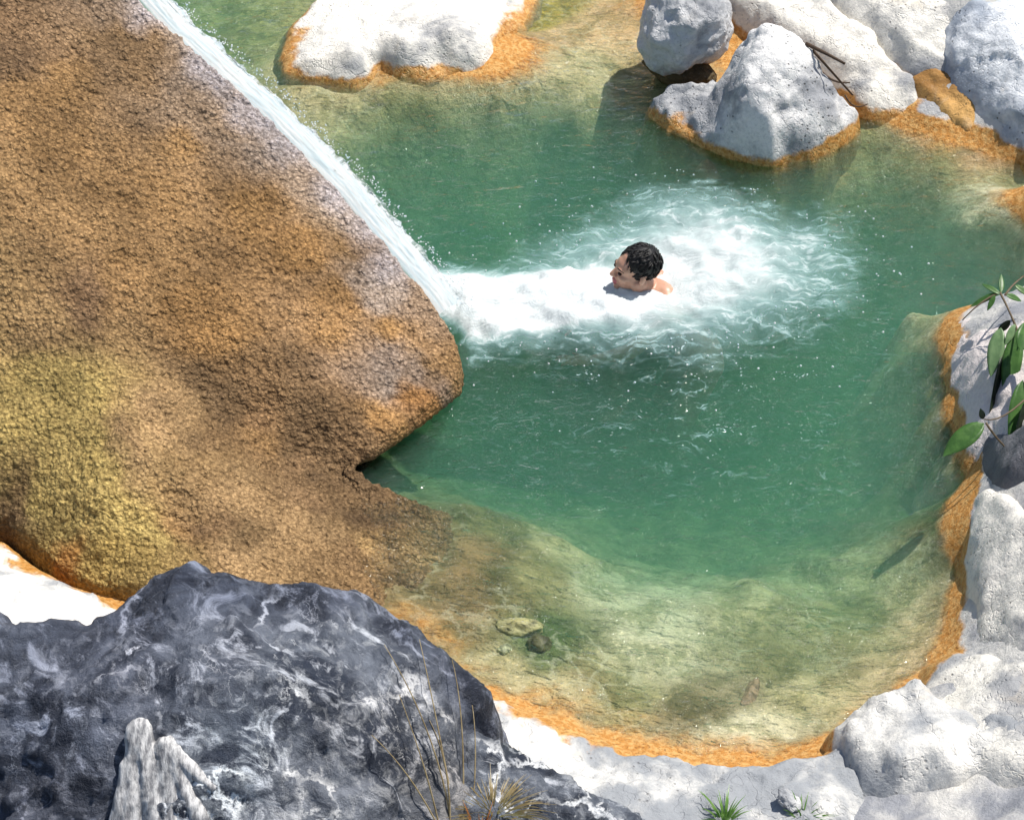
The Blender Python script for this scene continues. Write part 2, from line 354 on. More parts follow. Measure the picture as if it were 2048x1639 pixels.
wave += turb * (.022 * fbm(tur3, 5, 4, 61) + .012 * ridged(tur3, 11, 3, 66)) + np.clip(foam, 0, 1) ** 2 * (.018 + .030 * fbm(q, 12, 4, 71))
wave += .06 * smooth(.5, 0, hx) * smooth(.05, -.15, dc)
HEAD = P(1272, 538, .090)
PSC = .905
calm = np.exp(-(((x - HEAD[0] - .07) / .20) ** 2 + ((y - HEAD[1]) / .15) ** 2))
wave = wave * (1 - .8 * calm)
V = v3(x, y, wave); F = gridfaces(len(xs), len(ys)); nx, ny = len(xs), len(ys); n0 = len(V)
ring = np.concatenate([np.arange(nx), np.arange(1, ny) * nx + nx - 1, (ny - 1) * nx + np.arange(nx - 2, -1, -1), np.arange(ny - 2, 0, -1) * nx])
low = V[ring].copy(); low[:, 2] = -1.75; cidx = n0 + len(ring); k = np.arange(len(ring)); k2 = (k + 1) % len(ring)
side = np.stack([ring[k], n0 + k, n0 + k2, ring[k2]], 1)
fan = np.stack([n0 + k2, n0 + k, np.full(len(k), cidx), np.full(len(k), cidx)], 1)
ctr = np.array([[(WX0 + WX1) / 2, (WY0 + WY1) / 2, -1.75]])
V2 = np.concatenate([V, low, ctr]); z0 = np.zeros(len(low) + 1)
me = bpy.data.meshes.new('water')
allf = [tuple(f) for f in F.tolist()] + [tuple(f) for f in side.tolist()] + [tuple(f[:3]) for f in fan.tolist()]
me.from_pydata(V2.tolist(), [], allf)
me.polygons.foreach_set('use_smooth', np.concatenate([np.ones(len(F), bool), np.zeros(len(side) + len(fan), bool)]))
for nm, a in (('foam', foam), ('speck', spk), ('turb', turb)):
    me.attributes.new(nm, 'FLOAT', 'POINT').data.foreach_set('value', np.concatenate([a, z0]).astype(np.float32))
t = NT('green river water'); p = t.pos()
fo = t.attr('foam').outputs['Fac']; sp = t.attr('speck').outputs['Fac']; tb = t.attr('turb').outputs['Fac']
warp = t.n('VectorMath', {0: p, 1: t.n('VectorMath', {0: t.n('TexNoise', {'Vector': p, 'Scale': 4.5, 'Detail': 4.}).outputs[1], 3: .25}, operation='SCALE').outputs[0]}, operation='ADD').outputs[0]
st = t.scaled(warp, (.75, 2.2, 1.))
n1 = t.noise(st, 5.5, 7, .68, 1.0); n2 = t.noise(st, 24, 4, .65, .5)
nn = t.math('ADD', t.math('MULTIPLY', t.math('SUBTRACT', n1, .5), 1.35), t.math('MULTIPLY', t.math('SUBTRACT', n2, .5), .8))
lace = t.step(t.vor(st, 9., 'DISTANCE_TO_EDGE').outputs['Distance'], .0, .2, .14, -.05)
g = t.math('ADD', fo, t.math('MULTIPLY', t.math('ADD', nn, lace), t.step(fo, .0, .25)))
fa = t.step(g, .08, 1.12)
soft = t.math('MULTIPLY', t.step(t.math('ADD', fo, t.math('MULTIPLY', t.math('SUBTRACT', n1, .5), .40)), .08, .95), .97)
fa = t.math('MAXIMUM', fa, soft)
vo = t.vor(t.scaled(warp, (1, 1.35, 1)), 26.); r0 = t.n('SeparateColor', {0: vo.outputs['Color']})
rr = t.math('MULTIPLY', t.step(r0.outputs[0], .72, 1., 0, .17), t.math('MULTIPLY', sp, t.step(t.noise(p, 2.6, 3), .38, .62)))
dots = t.math('MULTIPLY', t.step(t.math('SUBTRACT', vo.outputs['Distance'], rr), -.05, .03, 1, 0), t.step(rr, .02, .08, 0, .55))
vo2 = t.vor(t.scaled(warp, (1, 1.7, 1)), 58.); r2 = t.n('SeparateColor', {0: vo2.outputs['Color']})
rr2 = t.math('MULTIPLY', t.step(r2.outputs[0], .55, 1., 0, .34), t.math('MULTIPLY', sp, t.step(t.noise(p, 3.5, 3), .40, .62)))
dots2 = t.math('MULTIPLY', t.step(t.math('SUBTRACT', vo2.outputs['Distance'], rr2), -.08, .04, 1, 0), t.step(rr2, .03, .10, 0, .6))
wi = t.noise(t.scaled(warp, (.6, 2.6, 1)), 15, 5, .65, 1.2)
wisp = t.math('MULTIPLY', t.math('MULTIPLY', t.step(wi, .56, .74), sp), t.step(t.noise(p, 2.2, 2), .40, .60, .05, .5))
fa = t.math('MAXIMUM', t.math('MAXIMUM', fa, wisp), t.math('MAXIMUM', dots, dots2))
rip = t.math('ADD', t.noise(t.scaled(p, (1, 1.9, 1)), 9, 4, .6, .6), t.math('MULTIPLY', t.noise(t.scaled(p, (1, 1.7, 1)), 34, 3, .6, .4), .35))
nrm = t.bump(rip, .8, .035)
surf = t.n('MixShader', {0: t.n('Fresnel', {'IOR': 1.33, 'Normal': nrm}).outputs[0],
    1: t.n('BsdfTransparent', {0: (.99, 1, .995)}).outputs[0], 2: t.n('BsdfGlossy', {'Roughness': .06, 'Normal': nrm}).outputs[0]}).outputs[0]
fcol = t.mix(t.step(fa, .25, 1.), (.56, .84, .86), (.90, .95, .96))
fn = t.bump(t.noise(st, 26, 6, .7), .55, .025)
fsh = t.n('MixShader', {0: .25, 1: t.n('BsdfDiffuse', {0: fcol, 'Normal': fn}).outputs[0], 2: t.n('BsdfTranslucent', {0: fcol}).outputs[0]}).outputs[0]
surf = t.n('MixShader', {0: fa, 1: surf, 2: fsh}).outputs[0]
vol = t.n('AddShader', {0: t.n('VolumeAbsorption', {'Color': (.08, .81, .47), 'Density': 1.4}).outputs[0],
    1: t.n('VolumeScatter', {'Color': (.33, .83, .60), 'Density': 1.06, 'Anisotropy': .1}).outputs[0]}).outputs[0]
M['water'] = t.done(surf, vol)
wo_ = link('water', me, M['water'])
tag(wo_, 'clear green pool water with white foam where the chute pours in', None, None, 'structure')

# ================================================================== BROWN BOULDER AND THE CHUTE
_a, _b, _c = P(300, 0, 1.0), P(905, 650, .20), P(740, 915, .07)
_n = np.cross(_b - _a, _c - _a); _n = _n / np.linalg.norm(_n)
def slab(px, py, dz=0.):
    """height of the flat ramp of the boulder on a bearing"""
    d = bearing(px, py); return (px, py, float((C0 + d * (np.dot(_a - C0, _n) / np.dot(d, _n)))[2]) + dz)
BRC = [slab(*q) for q in ((-200,-350),(150,-150),(290,0),(345,60),(520,215),(680,375),(800,515),(875,612),(908,680),(920,730),(10,10),(10,300),(200,150),(200,300),(400,500),(300,400),(600,600),(500,400),(700,600),(750,690),(850,770),(800,840),(735,900),
  (250,560),(560,760),(640,820),(10,520),(120,560),(420,660),(-250,300))] + [slab(380,770,-.05),slab(470,830,-.06),slab(600,905,-.06),slab(300,720,-.02),slab(690,955,-.08),
 (10,700,.46),(10,850,.36),(10,1050,.10),(100,700,.46),(250,820,.36),(400,900,.24),(500,950,.16),(600,1000,.08),(690,1010,.015),(780,1060,-.02),(850,1045,-.06),(900,1120,-.08),(890,1190,-.08),(600,1100,.07),(400,1000,.22),
 (200,1000,.28),(100,1110,.10),(200,1200,.03),(300,1160,.14),(370,1060,.15),(420,1100,.16),(500,1160,.11),(700,1180,.015),(830,1120,-.05),(300,900,.32),(500,1320,.03),(800,1280,-.03),(-250,1000,.25)]
BRO = [slab(*q) for q in ((-250,-420),(150,-160),(292,-5),(347,56),(522,210),(682,370),(802,510),(877,606),(915,672),(930,722),(925,765),(860,822),(757,908))] + [(728,945,.0),(800,1005,-.02),
 (870,1035,-.07),(895,1120,-.09),(885,1210,-.09),(800,1300,-.05),(500,1330,0),(330,1230,0),(205,1200,.02),(110,1165,.03),(60,1115,.03),(10,1075,.05),(-200,1020,.1),(-420,700,.4),(-420,0,.9)]
brown = rock_field(BRC, BRO, edge=.035, slope=lambda a, b: .9 + 12. * np.maximum(smooth(P(700, 985, 0)[1], P(720, 935, 0)[1], b), smooth(P(330, 1150, 0)[0], P(230, 1150, 0)[0], a)), wob=.008, seed=2, amp=.010, freq=3.)
path_ = np.array([P(*slab(*q)) for q in ((130,-175),(300,0),(440,137),(527,214),(610,294),(687,374),(750,444),(806,514))])
def bcol(x, y):
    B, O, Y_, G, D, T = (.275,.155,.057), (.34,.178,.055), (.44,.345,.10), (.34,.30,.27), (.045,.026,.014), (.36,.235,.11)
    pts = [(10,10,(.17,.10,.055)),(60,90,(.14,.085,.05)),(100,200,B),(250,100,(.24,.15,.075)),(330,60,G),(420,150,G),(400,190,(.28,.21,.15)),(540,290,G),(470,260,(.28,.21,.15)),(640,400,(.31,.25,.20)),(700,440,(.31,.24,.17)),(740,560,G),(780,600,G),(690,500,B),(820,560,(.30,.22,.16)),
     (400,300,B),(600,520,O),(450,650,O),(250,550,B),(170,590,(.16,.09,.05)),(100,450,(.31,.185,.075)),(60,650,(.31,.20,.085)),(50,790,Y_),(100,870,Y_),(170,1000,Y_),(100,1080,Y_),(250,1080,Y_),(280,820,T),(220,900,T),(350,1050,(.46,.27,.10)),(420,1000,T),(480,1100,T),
     (410,805,D),(440,820,D),(500,850,(.2,.11,.05)),(640,860,D),(660,910,D),(690,960,D),(600,940,(.2,.12,.06)),(800,650,O),(825,735,(.24,.20,.18)),(830,760,G),(870,830,(.42,.19,.05)),(780,840,O),(600,1050,T),(660,1060,(.4,.26,.12)),(750,1110,(.47,.31,.13)),(700,1045,D),(560,905,D),(700,900,(.12,.07,.035)),(640,965,D),(760,1045,D),(885,1085,D),(710,1125,(.12,.07,.03)),(150,930,Y_),(40,900,Y_),(200,1070,Y_),(60,1000,Y_),(130,790,Y_),(780,1065,(.16,.09,.04)),(760,1150,(.2,.12,.05)),(820,1090,(.16,.1,.04)),(860,1160,D),(620,1020,(.15,.09,.045)),(850,1110,T),(900,700,B),(890,620,G),(500,880,B),  # dark points at foot and notch paint dappled tree shade into the colour
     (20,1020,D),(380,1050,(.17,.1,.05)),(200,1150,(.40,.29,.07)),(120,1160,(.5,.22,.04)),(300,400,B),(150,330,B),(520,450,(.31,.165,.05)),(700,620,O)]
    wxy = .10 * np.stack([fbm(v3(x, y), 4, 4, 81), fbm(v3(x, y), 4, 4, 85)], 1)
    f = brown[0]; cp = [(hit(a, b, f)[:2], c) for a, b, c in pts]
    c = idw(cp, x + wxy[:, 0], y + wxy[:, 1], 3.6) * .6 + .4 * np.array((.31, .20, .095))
    dr = np.min([(x - path_[i, 0]) ** 2 + (y - path_[i, 1]) ** 2 for i in range(len(path_))], axis=0) ** .5
    wet = smooth(.20, .02, dr + .05 * fbm(v3(x, y), 7, 3, 89))[:, None] * .65  # mask of the painted pale sheen beside the chute
    c = c * (1 - wet) + wet * np.array((.46, .44, .46))  # pale water sheen beside the chute, painted into the rock colour
    return (c * (1 + .3 * fbm(v3(x, y), 6, 4, 88))[:, None]) * np.array((.82, .86, .97))
def granule(V):
    w = V + .006 * np.stack([fbm(V, 40, 2, 91), fbm(V, 40, 2, 93), fbm(V, 40, 2, 95)], 1)
    f1, f2 = worley(w * np.array((1, .85, 1)), 45., 12); g = np.clip(f2 - f1, 0, .5) * 2
    k = .65 + .35 * fbm(V, 3, 3, 97)
    k = np.clip(k * (.55 + .9 * smooth(-.5, .5, fbm(V, 1.6, 3, 113))), .15, 1.4)
    return .0085 * np.sqrt(g) * k + .0065 * fbm(V, 48, 2, 98) + .009 * fbm(V, 9, 4, 99) + .008 * fbm(V * np.array((1, .6, 1)), 2.6, 3, 117)
t = NT('wet brown travertine'); p = t.pos(); colr = t.attr('col').outputs['Color']
c = t.mix(t.step(t.noise(p, 70, 3, .6), .35, .68), t.mix(1., colr, (.70, .66, .62), 'MULTIPLY'), t.mix(1., colr, (1.45, 1.42, 1.4), 'MULTIPLY'))
cv = t.vor(t.n('VectorMath', {0: p, 1: t.n('VectorMath', {0: t.n('TexNoise', {'Vector': p, 'Scale': 40., 'Detail': 2.}).outputs[1], 3: .02}, operation='SCALE').outputs[0]}, operation='ADD').outputs[0], 62.)
c = t.mix(t.step(cv.outputs['Distance'], .15, .6, 0, .55), t.mix(1., c, (1.25, 1.22, 1.15), 'MULTIPLY'), t.mix(1., c, (.62, .58, .52), 'MULTIPLY'))
M['brown'] = t.done(t.bsdf(c, t.step(t.noise(p, 12, 3), .3, .7, .65, .9), t.bump(cv.outputs['Distance'], .8, -.012, t.bump(t.noise(p, 95, 4, .6), .6, .010)), .15))
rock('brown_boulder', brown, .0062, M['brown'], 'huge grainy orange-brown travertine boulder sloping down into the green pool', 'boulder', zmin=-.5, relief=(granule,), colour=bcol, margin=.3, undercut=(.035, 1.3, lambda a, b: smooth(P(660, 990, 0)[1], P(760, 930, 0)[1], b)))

# chute: white water sliding down the far flank of the brown boulder
RID = [slab(*q, -.005) for q in ((130,-175),(300,0),(352,58),(527,212),(687,372),(806,512),(870,590),(893,622))]
rp = np.array([P(*r) for r in RID]); seg = np.r_[0, np.cumsum(np.linalg.norm(np.diff(rp, axis=0), axis=1))]
S = np.arange(0, seg[-1], .008); path = np.stack([np.interp(S, seg, rp[:, i]) for i in range(3)], 1)
tang = np.gradient(path, axis=0); side_ = np.stack([-tang[:, 1], tang[:, 0]], 1) * -1
side_ = side_ / np.linalg.norm(side_, axis=1)[:, None]
if side_[:, 1].mean() < 0: side_ = -side_
U = np.linspace(0, 1, 60); rows = []
for u in U:
    off = -.045 + .275 * u
    zz = np.where(u < .42, .018 * math.sin(min(u / .42, 1) * math.pi * .8), 0)
    fall = np.clip((u - .50) / .50, 0, 1) ** 1.3 * (path[:, 2] + .12)
    q = np.c_[path[:, :2] + side_ * off, path[:, 2] + zz - fall - .012]; rows.append(q)
V = np.concatenate(rows); uu = np.repeat(U, len(S)); ss = np.tile(S, len(U))
fl = np.stack([ss * .8, uu * 3.2, V[:, 2] * .4], 1)
bb = np.clip(uu * 4, 0, 1)
spike = np.clip(ridged(np.stack([ss * 1.0, uu * 1.2, uu * 0], 1), 26, 3, 103) - .2, 0, 1)
V[:, 2] += bb * (.004 * fbm(fl, 12, 4, 101) + .010 * spike ** 2 * np.exp(-((uu - .38) / .16) ** 2))
V[:, :2] += np.tile(side_, (len(U), 1)) * (bb * (.004 + .022 * smooth(.35, .6, uu)) * fbm(fl * np.array((1, .5, 1)), 24, 4, 107))[:, None]
t = NT('white water'); p = t.pos()
c = t.mix(t.step(t.noise(p, 16, 4, .65), .36, .55), (.78, .89, .94), (.95, .97, .98))
nb = t.bump(t.noise(p, 38, 4, .6), .15, .008)
M['foam'] = t.done(t.n('MixShader', {0: .6, 1: t.bsdf(c, .5, nb, .3), 2: t.n('BsdfTranslucent', {0: c}).outputs[0]}).outputs[0])
t = NT('falling white water'); p = t.pos()
au = t.attr('across').outputs['Fac']; al = t.attr('along').outputs['Fac']
uv = t.n('CombineXYZ', {0: al, 1: au}).outputs[0]
sn = t.noise(t.scaled(uv, (26., 2.2, 1)), 1., 5, .65, .4); ln = t.noise(t.scaled(uv, (3.5, 20., 1)), 1., 4, .6, .3)
c = t.mix(t.step(ln, .35, .6), (.74, .86, .92), (.95, .97, .98))
left = t.step(t.math('ADD', au, t.math('MULTIPLY', t.math('SUBTRACT', ln, .5), .12)), .0, .07)
right = t.step(t.math('ADD', au, t.math('MULTIPLY', t.math('SUBTRACT', sn, .5), .75)), .44, .58, 1, .12)
body_ = t.n('MixShader', {0: .55, 1: t.bsdf(c, .45, t.bump(t.noise(p, 40, 4, .6), .25, .01), .35), 2: t.n('BsdfTranslucent', {0: c}).outputs[0]}).outputs[0]
M['sheet'] = t.done(t.n('MixShader', {0: t.math('MULTIPLY', left, right), 1: t.n('BsdfTransparent').outputs[0], 2: body_}).outputs[0])
chute = thing('waterfall', mesh_np('waterfall', V, gridfaces(len(S), len(U)), True, {'across': uu, 'along': ss}), M['sheet'], 'white cascade of water running down along the edge of the brown boulder', 'waterfall')

# spray and drops (nobody could count them)
rng = np.random.default_rng(5)
ico = bmesh.new(); bmesh.ops.create_icosphere(ico, subdivisions=1, radius=1); IV = np.array([v.co[:] for v in ico.verts]); IF = np.array([[v.index for v in f.verts] for f in ico.faces]); ico.free()
pts = []; rs = []
for _ in range(700):
    i = rng.integers(0, len(S)); o = .105 + abs(rng.normal(0, .03)); h = rng.normal(.015, .022)
    pts.append([*(path[i, :2] + side_[i] * o), path[i, 2] + h - max(0, o - .1) * 1.2]); rs.append(rng.uniform(.001, .0042))
for _ in range(260):
    i = rng.integers(0, len(x))
    while rng.random() > turb[i] * .6 or foam[i] > .4: i = rng.integers(0, len(x))
    pts.append([x[i], y[i], wave[i] + abs(rng.normal(0, .012))]); rs.append(rng.uniform(.0018, .0052))
pts = np.array(pts); rs = np.array(rs)
DV = (pts[:, None] + IV[None] * rs[:, None, None]).reshape(-1, 3); DF = (IF[None] + (np.arange(len(pts)) * len(IV))[:, None, None]).reshape(-1, 3)
sp_ = link('water_spray', mesh_np('water_spray', DV, DF), M['foam']); tag(sp_, 'fine white spray thrown up by the cascade and the foam', 'spray', None, 'stuff')

# ================================================================== LIMESTONE ROCKS
def facet(a, f, s): return lambda V: a * 1.4 * fracture(V, f * .42, s + 50) + a * 1.5 * fracture(V + .05 * np.stack([fbm(V, 6, 3, s), fbm(V, 6, 3, s + 1), fbm(V, 6, 3, s + 2)], 1), f, s) + a * .5 * fbm(V, f * 3, 4, s + 4)
def grain(a=.003, f=22, s=3): return lambda V: a * fbm(V, f, 4, s)
R_ = .012
# flat white rock at the head of the pool
rock('flat_boulder', rock_field([(568,110,.02),(640,150,.0),(755,134,.02),(880,142,.0),(990,95,.02),(1050,30,.03),(1060,-20,.05),(900,-90,.08),(700,-10,.08),(600,45,.05),(800,70,.20),(700,90,.15),(900,50,.2),(630,110,.09),(860,110,.14),(960,60,.14),(780,115,.12)],
    [(566,112,0),(578,138,0),(640,152,0),(705,152,0),(760,134,0),(810,138,0),(885,144,0),(950,133,0),(988,98,0),(1008,68,0),(1042,50,0),(1062,0,0),(1050,-80,0),(900,-130,0),(740,-60,0),(650,-5,.03),(600,38,.03),(575,80,.02)],
    edge=.045, slope=1.6, wob=.02, seed=4, amp=.010), R_, M['flat'], 'broad flat white boulder standing alone in the shallow water at the pool head', 'boulder', relief=(facet(.009, 4, 7), grain()))
# big boulder with a pale toe
rock('pointed_boulder', rock_field([(1320,205,0.0902),(1310,240,0.03),(1400,215,0.115),(1400,280,0.03),(1430,180,0.139),(1480,300,0.05),(1560,302,0.06),(1640,290,0.06),(1560,262,0.23),(1500,255,0.205),(1630,250,0.197),(1550,200,0.344),(1560,120,0.41),(1500,100,0.41),(1530,50,0.459),(1640,180,0.246),(1690,240,0.082),(1600,100,0.41),(1478,200,0.295),(1455,255,0.107),(1480,150,0.377),(1650,200,0.246)],
    [(1297,235,0),(1330,268,0),(1400,295,0),(1480,315,0),(1560,321,0),(1640,308,0),(1700,275,0),(1712,245,0.03),(1690,205,0.123),(1650,130,0.312),(1600,72,0.41),(1540,42,0.451),(1482,48,0.426),(1450,95,0.361),(1438,150,0.205),(1425,178,0.107),(1340,180,0.082),(1302,198,0.0656)],
    edge=.03, slope=5., wob=.012, seed=6, amp=.018), .010, M['toe'], 'big grey boulder with a pointed crest, white toe and orange waterline', 'boulder', relief=(facet(.018, 5, 17), grain(.009)))
# round boulder
def blob(name, c, r, rot, mat, label, cat, seed, amp=.06, sub=6, group=None, flat=0.):
    bm = bmesh.new(); bmesh.ops.create_icosphere(bm, subdivisions=sub, radius=1)
    V = np.array([v.co[:] for v in bm.verts]); F = np.array([[v.index for v in f.verts] for f in bm.faces]); bm.free()
    s = 1 + amp * 1.6 * fbm(V + seed, 1.3, 3, seed) + amp * .35 * fbm(V + seed, 5, 4, seed + 3) + amp * .1 * fbm(V, 18, 3, seed)
    V = V * s[:, None]; V[:, 2] = np.maximum(V[:, 2], -1 + flat)
    V = (V * np.array(r)) @ np.array(Euler(rot).to_matrix()).T + np.array(c)
    return thing(name, mesh_np(name, V, F), mat, label, cat, group)
blob('round_boulder', P(1368, 48, .27), (.205, .24, .23), (.3, .3, .4), M['grey'], 'rounded pale grey boulder overhanging shadow-dark rock beside the pointed boulder', 'boulder', 8, .11)
blob('shadow_rock', P(1362, 142, .05), (.17, .10, .09), (0, .1, -.5), limestone('shadow-dark rock', white=(.13, .09, .035), grey=(.03, .025, .015), amount=.42, warm=(.3, .14, .03), band=False), 'shadow-dark rock coloured as the shade beneath the round grey boulder', 'rock', 15, .12, 5)  # near-black colour paints the shadow under the round boulder's overhang
# upper right shore
rock('diagonal_slab', rock_field([(1420,-120,0.24),(1500,-20,0.216),(1600,60,0.204),(1700,150,0.144),(1760,222,0.048),(1840,210,0.06),(1880,185,0.096),(1780,110,0.204),(1680,30,0.24),(1600,-60,0.27),(1750,170,0.132)],
    [(1400,-140,0.24),(1490,0,0.204),(1580,58,0.192),(1640,95,0.18),(1690,150,0.132),(1735,215,0.06),(1765,235,0.03),(1840,222,0.05),(1895,190,0.084),(1810,120,0.198),(1700,30,0.24),(1600,-80,0.27),(1500,-140,0.24)],
    edge=.05, slope=3, wob=.015, seed=8, amp=.02), R_, M['cream'], 'long cream limestone slab slanting down behind the pointed grey boulder', 'slab', relief=(facet(.02, 4, 27), grain()))
rock('shore_boulder', rock_field([(1660,-40,0.3),(1720,30,0.27),(1800,100,0.24),(1860,160,0.156),(1920,150,0.168),(1960,60,0.27),(1850,0,0.36),(1750,-60,0.372),(1830,60,0.3)],
    [(1600,-120,0.33),(1690,0,0.27),(1770,70,0.228),(1840,140,0.168),(1885,180,0.09),(1940,165,0.108),(1965,110,0.18),(1960,0,0.3),(1900,-120,0.36)],
    edge=.06, slope=2.6, wob=.015, seed=9, amp=.010), R_, M['white'], 'white shore boulder between the slanting slab and the blue-grey boulder', 'boulder', relief=(facet(.018, 4, 37), grain()))
rock('mossy_boulder', rock_field([(1920,60,0.33),(1910,140,0.22),(1930,220,0.088),(1990,260,0.066),(2048,310,0.06),(2060,200,0.248),(2000,60,0.396),(2060,-20,0.44),(2150,100,0.385),(2200,250,0.22),(1980,160,0.248)],
    [(1905,40,0.33),(1900,120,0.22),(1905,195,0.077),(1940,240,0.044),(2000,280,0.05),(2060,315,0.04),(2200,360,0.055),(2300,200,0.275),(2250,-60,0.44),(2000,-80,0.44),(1930,-20,0.385)],
    edge=.07, slope=2.4, wob=.02, seed=10, amp=.010), R_, M['bluegrey'], 'weathered blue-grey boulder rising from the shore beside the orange ledge', 'boulder', relief=(facet(.02, 3.5, 47), grain(.01)))
rock('orange_ledge', rock_field([(1800,190,.08),(1860,180,.12),(1900,200,.10),(1955,255,.05),(1900,255,.04),(1840,225,.06),(1940,225,.1)],
    [(1790,190,.04),(1850,168,.08),(1910,180,.08),(1955,215,.08),(1968,262,.02),(1930,276,0),(1880,250,0),(1840,222,.02)],
    edge=.03, slope=2.4, wob=.02, seed=11, amp=.02), .009, limestone('orange crust', white=(.62, .36, .12), grey=(.30, .15, .04), amount=.5, top=.06), 'small orange crusted ledge at the foot of the blue-grey boulder', 'rock', relief=(grain(.01),))
# right shore
rock('pink_boulder', rock_field([(1915,650,.08),(1990,645,.12),(1925,740,.14),(1965,850,.16),(2010,700,.3),(2010,850,.24),(2100,640,.35),(2120,850,.45),(1950,700,.18)],
    [(1898,670,.05),(1925,640,.05),(1995,628,.06),(2120,600,.12),(2250,700,.4),(2250,880,.4),(2040,880,.25),(1972,868,.14),(1945,800,.1),(1918,735,.08)],
    edge=.05, slope=1.5, wob=.015, seed=12, amp=.02), R_, limestone('pink white limestone', white=(.74, .67, .64), grey=(.42, .36, .36), amount=.54, top=.075), 'pinkish white shore boulder behind the overhanging green leaves', 'boulder', relief=(facet(.02, 5, 57), grain()))
rock('slate_grey_boulder', rock_field([(1975,880,.16),(1985,1000,.16),(2040,1020,.2),(2040,880,.32),(2150,900,.5),(2150,1050,.4),(2010,940,.28)],
    [(1966,880,.1),(1968,960,.06),(1975,1010,.06),(2030,1050,.12),(2200,1080,.4),(2220,850,.5),(2040,862,.3),(1990,866,.2)],
    edge=.04, slope=2.8, wob=.01, seed=13, amp=.015), R_, limestone('slate grey limestone', white=(.17, .175, .19), grey=(.10, .10, .115), amount=.45, spots=.3, top=.06, warm=(.22,.2,.19)), 'smooth slate grey boulder between two white shore boulders', 'boulder', relief=(facet(.015, 5, 67), grain()))
rock('white_boulder', rock_field([(1975,1005,.2),(1950,1100,.14),(1955,1200,.14),(1945,1290,.10),(2010,1050,.3),(2010,1250,.28),(2100,1080,.4),(2100,1300,.4),(1985,1150,.24)],
    [(1962,1010,.1),(1985,995,.2),(2040,1040,.3),(2200,1080,.4),(2250,1330,.4),(2000,1345,.2),(1935,1312,.07),(1948,1240,.06),(1938,1130,.06),(1948,1060,.08)],
    edge=.04, slope=2.2, wob=.014, seed=14, amp=.010), R_, M['white'], 'white shore boulder below the slate grey one, orange algae at its foot', 'boulder', relief=(facet(.016, 4, 77), grain()))
rock('rounded_white_boulder', rock_field([(1900,1325,.16),(1860,1385,.13),(1850,1450,.20),(1930,1340,.22),(1950,1420,.30),(2040,1350,.34),(2040,1480,.36),(1900,1480,.26),(2150,1400,.4)],
    [(1870,1335,.08),(1910,1315,.12),(1960,1325,.16),(2060,1330,.3),(2250,1380,.4),(2200,1540,.35),(2000,1540,.3),(1880,1500,.2),(1842,1450,.14),(1846,1385,.08)],
    edge=.05, slope=1.5, wob=.012, seed=15, amp=.010), R_, M['white'], 'smooth rounded white boulder above the grey-fronted block', 'boulder', relief=(facet(.010, 4, 87), grain()))
rock('grey_fronted_block', rock_field([(1700,1470,.22),(1760,1440,.24),(1860,1430,.28),(1950,1440,.30),(2040,1460,.36),(1710,1510,.21),(1800,1500,.32),(1900,1505,.36),(2000,1510,.38),(1750,1545,.20),(1850,1560,.22),(1980,1580,.20),(1800,1640,.10),(1950,1660,.08),(1850,1800,.0),(2060,1560,.3),(1700,1560,.16)],
    [(1688,1500,.12),(1692,1465,.15),(1740,1428,.16),(1830,1405,.18),(1900,1425,.26),(2000,1430,.32),(2150,1440,.4),(2200,1600,.3),(2030,1680,.1),(1950,1850,0),(1750,1850,0),(1700,1650,.05),(1700,1540,.1)],
    edge=.04, slope=2.6, wob=.012, seed=16, amp=.010), R_, M['ledge'], 'white block of limestone with a grey pitted face turned from the pool', 'boulder', relief=(facet(.014, 4, 97), grain(.01)))
# bottom ledge
rock('white_ledge', rock_field([(960,1420,.14),(1070,1450,.13),(1180,1500,.13),(1260,1535,.14),(1400,1555,.15),(1540,1560,.15),(1640,1540,.15),(1690,1520,.15),(1050,1500,.22),(1200,1560,.18),(1400,1600,.16),(1550,1600,.17),(1650,1590,.18),(1300,1640,.17),(1500,1660,.16),(1650,1660,.15),(1150,1600,.19),(1400,1800,.14),(1000,1600,.2)],
    [(880,1400,.1),(1005,1408,.09),(1065,1438,.09),(1180,1484,.09),(1250,1518,.09),(1330,1530,.09),(1400,1538,.09),(1470,1548,.09),(1540,1548,.09),(1640,1522,.09),(1700,1490,.09),(1730,1560,.1),(1740,1700,.13),(1600,2000,.1),(1100,2000,.1),(900,1750,.1),(850,1500,.15)],
    edge=.035, slope=2.4, wob=.02, seed=17, amp=.018), R_, M['ledge'], 'low white limestone ledge with an orange rim curving round the pool end', 'ledge', relief=(facet(.012, 5, 107), grain(.008)))
# left shore
rock('smooth_white_rock', rock_field([(0,1085,.1),(60,1140,.12),(200,1210,.1),(30,1180,.24),(100,1230,.22),(0,1300,.3),(250,1300,.2),(-150,1100,.2)],
    [(-200,1040,.1),(0,1082,.06),(60,1128,.06),(120,1172,.06),(215,1205,.05),(350,1300,.05),(300,1420,.1),(-200,1420,.2)],
    edge=.04, slope=2.2, wob=.01, seed=18, amp=.015), R_, M['ledge'], 'smooth white rock between the brown boulder and the dark boulder', 'rock', relief=(facet(.012, 5, 117), grain(.004)))

